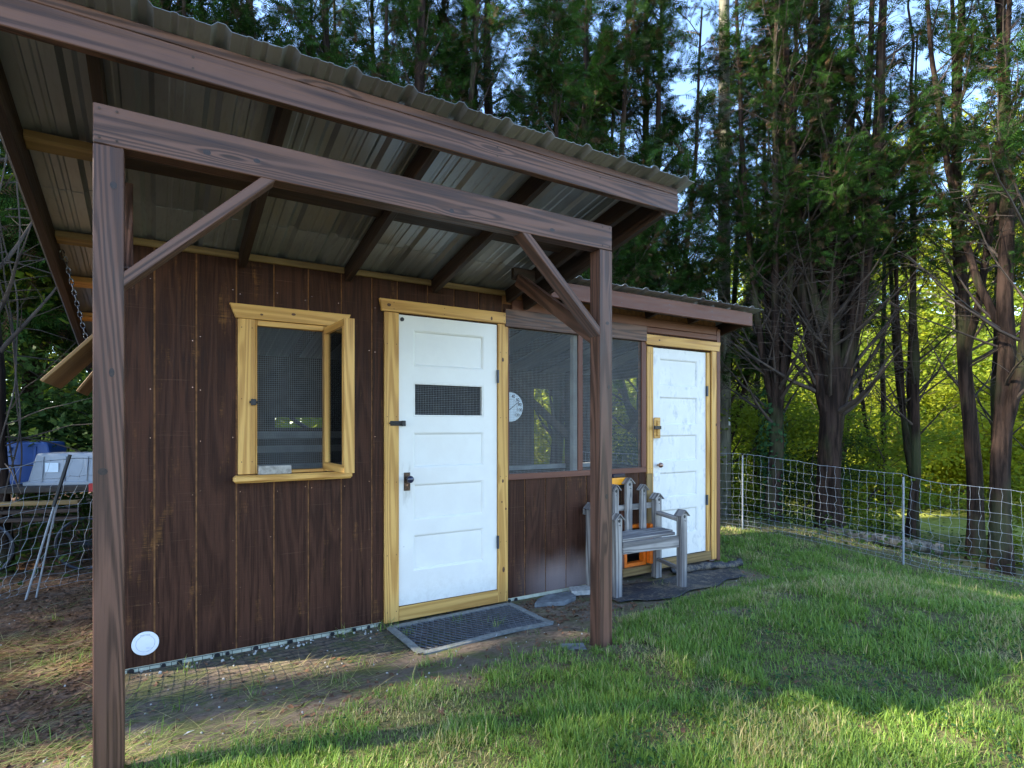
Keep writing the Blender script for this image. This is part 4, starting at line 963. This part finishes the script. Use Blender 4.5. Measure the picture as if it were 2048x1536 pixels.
for k, (V, x, y, s_, lb) in enumerate([
    (B2, 26.0, 9.6, 1.25, 'tall sunlit yellow-green tree glowing behind the rightmost trunks'), (B1, 21.5, 15.5, 1.15, 'sunlit leafy tree behind the thickest cypress'),
    (B3, 22.0, 10.8, 1.25, 'bright bushy tree low between the slender stems and the right pair'), (B1, 17.0, 17.5, 1.1, 'leafy tree behind the ivy-clad trunk'),
    (B2, 27.0, 16.5, 1.3, 'tall yellow-green tree far behind the slender stems'), (B3, 14.5, 13.0, 1.1, 'low bright tree beyond the pole'),
    (B3, -3.6, 12.5, 1.2, 'low leafy tree behind the totes'),
    (B3, 24.0, 6.6, 1.2, 'low sunlit tree at the right edge beyond the field'), (B2, 32.0, 8.6, 1.4, 'tall sunlit tree at the far right edge'), (B1, 33, 19, 1.6, 'farthest leafy tree behind the field'),
    (B3, 18.5, 13.2, 1.1, 'round bright tree behind the thin stems'), (B1, 28.5, 13.0, 1.2, 'sunlit tree in the field gap right of the slender stems')]):
    place_b(V, x, y, lb, k*1.3, s_)
for k, (V, x, y, s_, lb) in enumerate([
    (S1, 12.2, 5.9, 1, 'bright green shrub between the thickest cypress and the slender stems'), (S3, 19.6, 9.0, 1.4, 'yellow-green shrub behind the slender stems'),
    (S2, 11.0, 6.6, .9, 'dark shrub between the ivy-clad and thickest trunks'), (S1, 11.6, 8.0, 1.2, 'green shrub right behind the ivy-clad trunk'),
    (S3, 20.5, 7.3, 1.4, 'yellow-green shrub between the slender stems and the right pair'), (S3, 21.5, 5.8, 1.4, 'yellow-green shrub behind the right pair of trunks'),
    (S1, 9.9, 8.6, 1.1, 'green shrub behind the bare pole'), (S3, 18.6, 10.8, 1.3, 'bright shrub at the field edge'), (S1, 12.4, 3.1, .8, 'small green shrub just behind the right pair'),
    (S2, -2.6, 8.7, 1.2, 'dark shrub left of the totes'), (S2, -.5, 8.7, 1.15, 'dark shrub right behind the grey tote'), (S2, .3, 8.3, 1, 'dark shrub beside the shed rear corner'),
    (S3, 8.6, 11.6, 1.5, 'sunlit shrub seen through the left screen'), (S3, 11.5, 12.0, 1.5, 'sunlit shrub seen through the right screen'), (S2, 8.3, 8.6, 1.1, 'dark shrub behind the fence near the shed'),
    (S3, 10.0, 14.0, 1.4, 'yellow-green shrub far behind the screened room')]):
    place_b(V, x, y, lb, k*2.1, s_, 'shrub', 'shrub', 'shrubs under the trees', 'twig')
# far wood round the field: one mass
r = np.random.default_rng(77); n = 60000; a = r.uniform(R(-25), R(100), n); d = r.uniform(38, 60, n); x = d*np.sin(a); y = d*np.cos(a)
top = 7+9*fbm(a*14, a*0+3); z = gh(x, y)+top*r.uniform(0, 1, n)
tag(leaves(np.stack([x, y, z], -1), r.normal(0, .5, (n, 3))+[0, 0, .7], r.uniform(.5, 1.0, n), r, 'distant_woodland', M['leaf']), kind='stuff')
# log beyond the fence
m = MB(); m.tube([(8.35, 4.75, -.22), (8.7, 4.35, -.27), (9.0, 3.85, -.33), (9.15, 3.6, -.36)], [.07, .085, .085, .08], 10, .06)
tag(m.build('fallen_log', M['bark2'], None, True), 'grey fallen log lying beyond the netting between the fence posts', 'log')

# ------------------------------------------------------------------ ground cover
def blades(P, Hh, Wd, lean, az, tint, name, mat, droop=.5):
    n = len(P); d = np.stack([np.cos(az), np.sin(az), az*0], -1); s = np.stack([-np.sin(az), np.cos(az), az*0], -1)
    up = np.array([0, 0, 1.])
    def at(t): return P+up*(Hh*np.cos(lean)*(t-droop*.25*t*t))[:, None]+d*(Hh*np.sin(lean)*(t*t*.6+.4*t))[:, None]
    w_ = Wd[:, None]/2
    v = np.stack([at(0)-s*w_, at(0)+s*w_, at(.55)+s*w_*.8, at(.55)-s*w_*.8, at(1.)], 1).reshape(-1, 3); b = np.arange(n)[:, None]*5
    tri = np.concatenate([b+[0, 1, 2], b+[0, 2, 3], b+[3, 2, 4]], 1).reshape(-1, 3)
    me = npmesh(name, v, tri); ca = me.color_attributes.new('tint', 'FLOAT_COLOR', 'POINT')
    c = np.ones((n, 5, 4), np.float32); c[:, :, 0] = tint[0][:, None]; c[:, :, 1] = tint[1][:, None]; c[:, :, 2] = 0; ca.data.foreach_set('color', c.ravel())
    return link(name, me, mat)
def polar(n, d0, d1, a0, a1, r, p=1.0):
    a = r.uniform(R(a0), R(a1), n); d = d0*(d1/d0)**(r.uniform(0, 1, n)**p); return d*np.sin(a), d*np.cos(a), d
bx = [-1.2, -.6, .1, .57, .94, 1.46, 1.9, 2.2, 2.6, 3.2, 4.4, 4.75, 5.0, 9]; by = [2.1, 2.3, 2.38, 2.34, 2.46, 2.48, 2.52, 2.6, 2.88, 3.05, 3.16, 3.5, 5.5, 5.5]
fx = np.array(pr)[:, 0]; fy = np.array(pr)[:, 1]
def gd(x, y):
    yb = np.interp(x, bx, by); d_ = sstep(.16, -.22, y-yb+.35*(fbm(x*3.1, y*3.1)-.47))
    d_ = np.clip(d_, 0, 1)*(1-.3*sstep(.54, .68, fbm(x*1.7+4, y*1.7+9)))
    inside = x < np.interp(y, fy[::-1], fx[::-1])-.05
    return d_*np.where(inside, 1, .25)
r = np.random.default_rng(12); n = 560000; x, y, d = polar(n, 1.35, 9.5, -13, 77, r, .85)
g = gd(x, y); cl = .35+1.2*sstep(.3, .62, fbm(x*5+2, y*5)); keep = (r.uniform(0, 1, n) < g*cl*np.clip(.55+.5*d/5, .5, 1)) & ~((x > -.2) & (x < 4.75) & (y > 3.78) & (y < 5.7)) & ~((x > 2.95) & (x < 4.75) & (y > 3.12) & (y < 3.8)) & ~((abs(x-2.083) < .05) & (abs(y-2.444) < .05))
x, y, d, cl = x[keep], y[keep], d[keep], cl[keep]; n = len(x)
hh = r.uniform(.02, .055, n)*(.55+.65*cl)*np.where(r.random(n) < .06, 1.7, 1)*np.clip(.75+d*.06, .8, 1.25); edge = gd(x, y); hh *= .55+.45*edge
dry = np.clip(sstep(.50, .64, fbm(x*2.3+31, y*2.3+3))*.75+.10+.35*(1-edge), 0, 1); isd = (r.uniform(0, 1, n) < dry*.62).astype(float)*r.uniform(.5, 1, n)
P = np.stack([x, y, ghn(x, y)-.003], -1)
tag(blades(P, hh, r.uniform(.0022, .0045, n)*np.clip(.7+d*.16, 1, 2), r.uniform(.1, 1.25, n), r.uniform(0, 6.28, n), (r.uniform(0, 1, n)*.7+.3*fbm(x*4, y*4), isd), 'lawn_grass', M['grass']), kind='stuff')
n = 26000; x, y, d = polar(n, 1.5, 8.5, -12, 77, r); keep = (gd(x, y) > .4) & (r.uniform(0, 1, n) < sstep(.50, .62, fbm(x*2.6+50, y*2.6))) & (x > -.3) & ~((x < 4.75) & (y > 3.1)); x, y = x[keep], y[keep]; n = len(x)
tag(leaves(np.stack([x, y, ghn(x, y)+r.uniform(.012, .04, n)], -1), r.normal(0, .35, (n, 3))+[0, 0, 1], r.uniform(.010, .024, n), r, 'lawn_weeds', M['ivy']), kind='stuff')
# longer straggling grass and straw at the left
n = 26000; x, y, d = polar(n, 2.2, 7, -13, 22, r)
keep = ((x < -.2) | (y < 3.76)) & (y > 2.2) & (r.uniform(0, 1, n) < np.where(x < -.1, .38, .08)*(.2+1.4*sstep(.42, .6, fbm(x*3+7, y*3)))*np.where(y > 5.2, .3, 1)); x, y = x[keep], y[keep]; n = len(x)
tag(blades(np.stack([x, y, ghn(x, y)+.004], -1), r.uniform(.06, .22, n), r.uniform(.002, .0035, n), r.uniform(1.35, 1.54, n), r.normal(.25, .6, n)+np.where(r.random(n) < .5, 0, 3.14), (r.uniform(0, 1, n), (r.uniform(0, 1, n) < .6)*r.uniform(.5, 1, n)), 'straw_litter', M['grass'], .1), kind='stuff')
# scattered green tufts on the dirt
cx = []; 
for k in range(90):
    a, b, _ = polar(1, 2.3, 6, -12, 62, r); a, b = float(a[0]), float(b[0])
    if (b < 3.7 or a < -.25) and b > 2.3: cx.append((a, b))
cx += [(1.33, 3.70), (1.36, 3.72), (1.28, 3.73), (1.02, 3.74), (2.7, 3.2), (2.6, 2.9), (1.3, 2.75), (4.9, 3.6), (4.6, 3.5)]
x = []; y = []; 
for a, b in cx: q = r.integers(8, 30); x += list(a+r.normal(0, .03, q)); y += list(b+r.normal(0, .025, q))
x = np.array(x); y = np.array(y); n = len(x)
tag(blades(np.stack([x, y, ghn(x, y)], -1), r.uniform(.03, .12, n), r.uniform(.002, .004, n), r.uniform(.2, 1.2, n), r.uniform(0, 6.28, n), (r.uniform(0, 1, n), (r.uniform(0, 1, n) < .2)*.8), 'grass_tufts', M['grass']), kind='stuff')
# forest floor plants beyond the fences
n = 26000; x, y, d = polar(n, 5, 16, -14, 78, r); keep = (x > np.interp(y, fy[::-1], fx[::-1])+.05) | (y > 6.4); keep &= r.uniform(0, 1, n) < sstep(.3, .62, fbm(x*1.3, y*1.3)); x, y = x[keep], y[keep]; n = len(x)
tag(leaves(np.stack([x, y, gh(x, y)+r.uniform(0, .28, n)*fbm(x, y)*1.6], -1), r.normal(0, .4, (n, 3))+[0, 0, 1], r.uniform(.04, .10, n), r, 'forest_floor_plants', M['leafdark']), kind='stuff')
# brown leaf litter, pebbles and chips
n = 40000; x, y, d = polar(n, 2.3, 8, -13, 70, r); keep = ((x < -.2) & (y > 2.7)) | ((y > 3.15) & (y < 3.75) & (x > 2.3) & (x < 3.1)) | (r.uniform(0, 1, n) < .06); keep &= ~((x > -.2) & (x < 4.75) & (y > 3.78) & (y < 5.7)); x, y = x[keep], y[keep]; n = len(x)
M['litter'] = flat('needle_litter', (.14, .068, .034), .9, var=.6, scale=30)
tag(leaves(np.stack([x, y, ghn(x, y)+.006], -1), r.normal(0, .35, (n, 3))+[0, 0, 1], r.uniform(.012, .04, n), r, 'leaf_litter', M['litter']), kind='stuff')
m = MB()
def pebble(x, y, s, zoff=0):
    z = float(ghn(x, y))+s*.25+zoff; k = r.uniform(.5, 1, 3)*s
    bmv = np.array([(1, 0, 0), (0, 1, 0), (-1, 0, 0), (0, -1, 0), (.7, .7, .5), (-.7, .7, .5), (-.7, -.7, .5), (.7, -.7, .5), (0, 0, .8)])*k
    m.tube([(x, y, z-s*.3), (x, y, z), (x+s*.1, y, z+s*.32), (x+s*.1, y, z+s*.4)], [s*.4, s*.5*k[0]/s+.001, s*.35, .0005], 6, .2, r.uniform(0, 6))
for k in range(420):
    a, b, _ = polar(1, 2.2, 6.5, -12, 66, r); a, b = float(a[0]), float(b[0])
    if gd(a, b) < .35 and not (a > -.2 and b > 3.78): pebble(a, b, r.uniform(.004, .014))
for k in range(45): pebble(r.uniform(-.1, 1.3), r.uniform(3.70, 3.79), r.uniform(.008, .022))
tag(m.build('pebbles', M['lightstone'], None, False), kind='stuff')
for (x, y, L, az, lb) in ((.1, 2.62, .05, .5, 'small white feather lying on the bare earth near the left post'), (1.83, 3.17, .04, 1.2, 'white scrap on the front edge of the doormat'), (4.9, 2.65, .04, .3, 'white feather lying in the grass on the right')):
    m = MB(); d_ = Vector((math.cos(az), math.sin(az), 0)); z = float(ghn(x, y))+.016; s_ = Vector((-d_.y, d_.x, 0)); p = Vector((x, y, z))
    m.add([tuple(p-d_*L/2), tuple(p-s_*.008+Vector((0, 0, .006))), tuple(p+d_*L/2), tuple(p+s_*.008+Vector((0, 0, .002)))], [(0, 1, 2, 3)])
    tag(m.build('feather', M['plastic_white']), lb, 'feather')
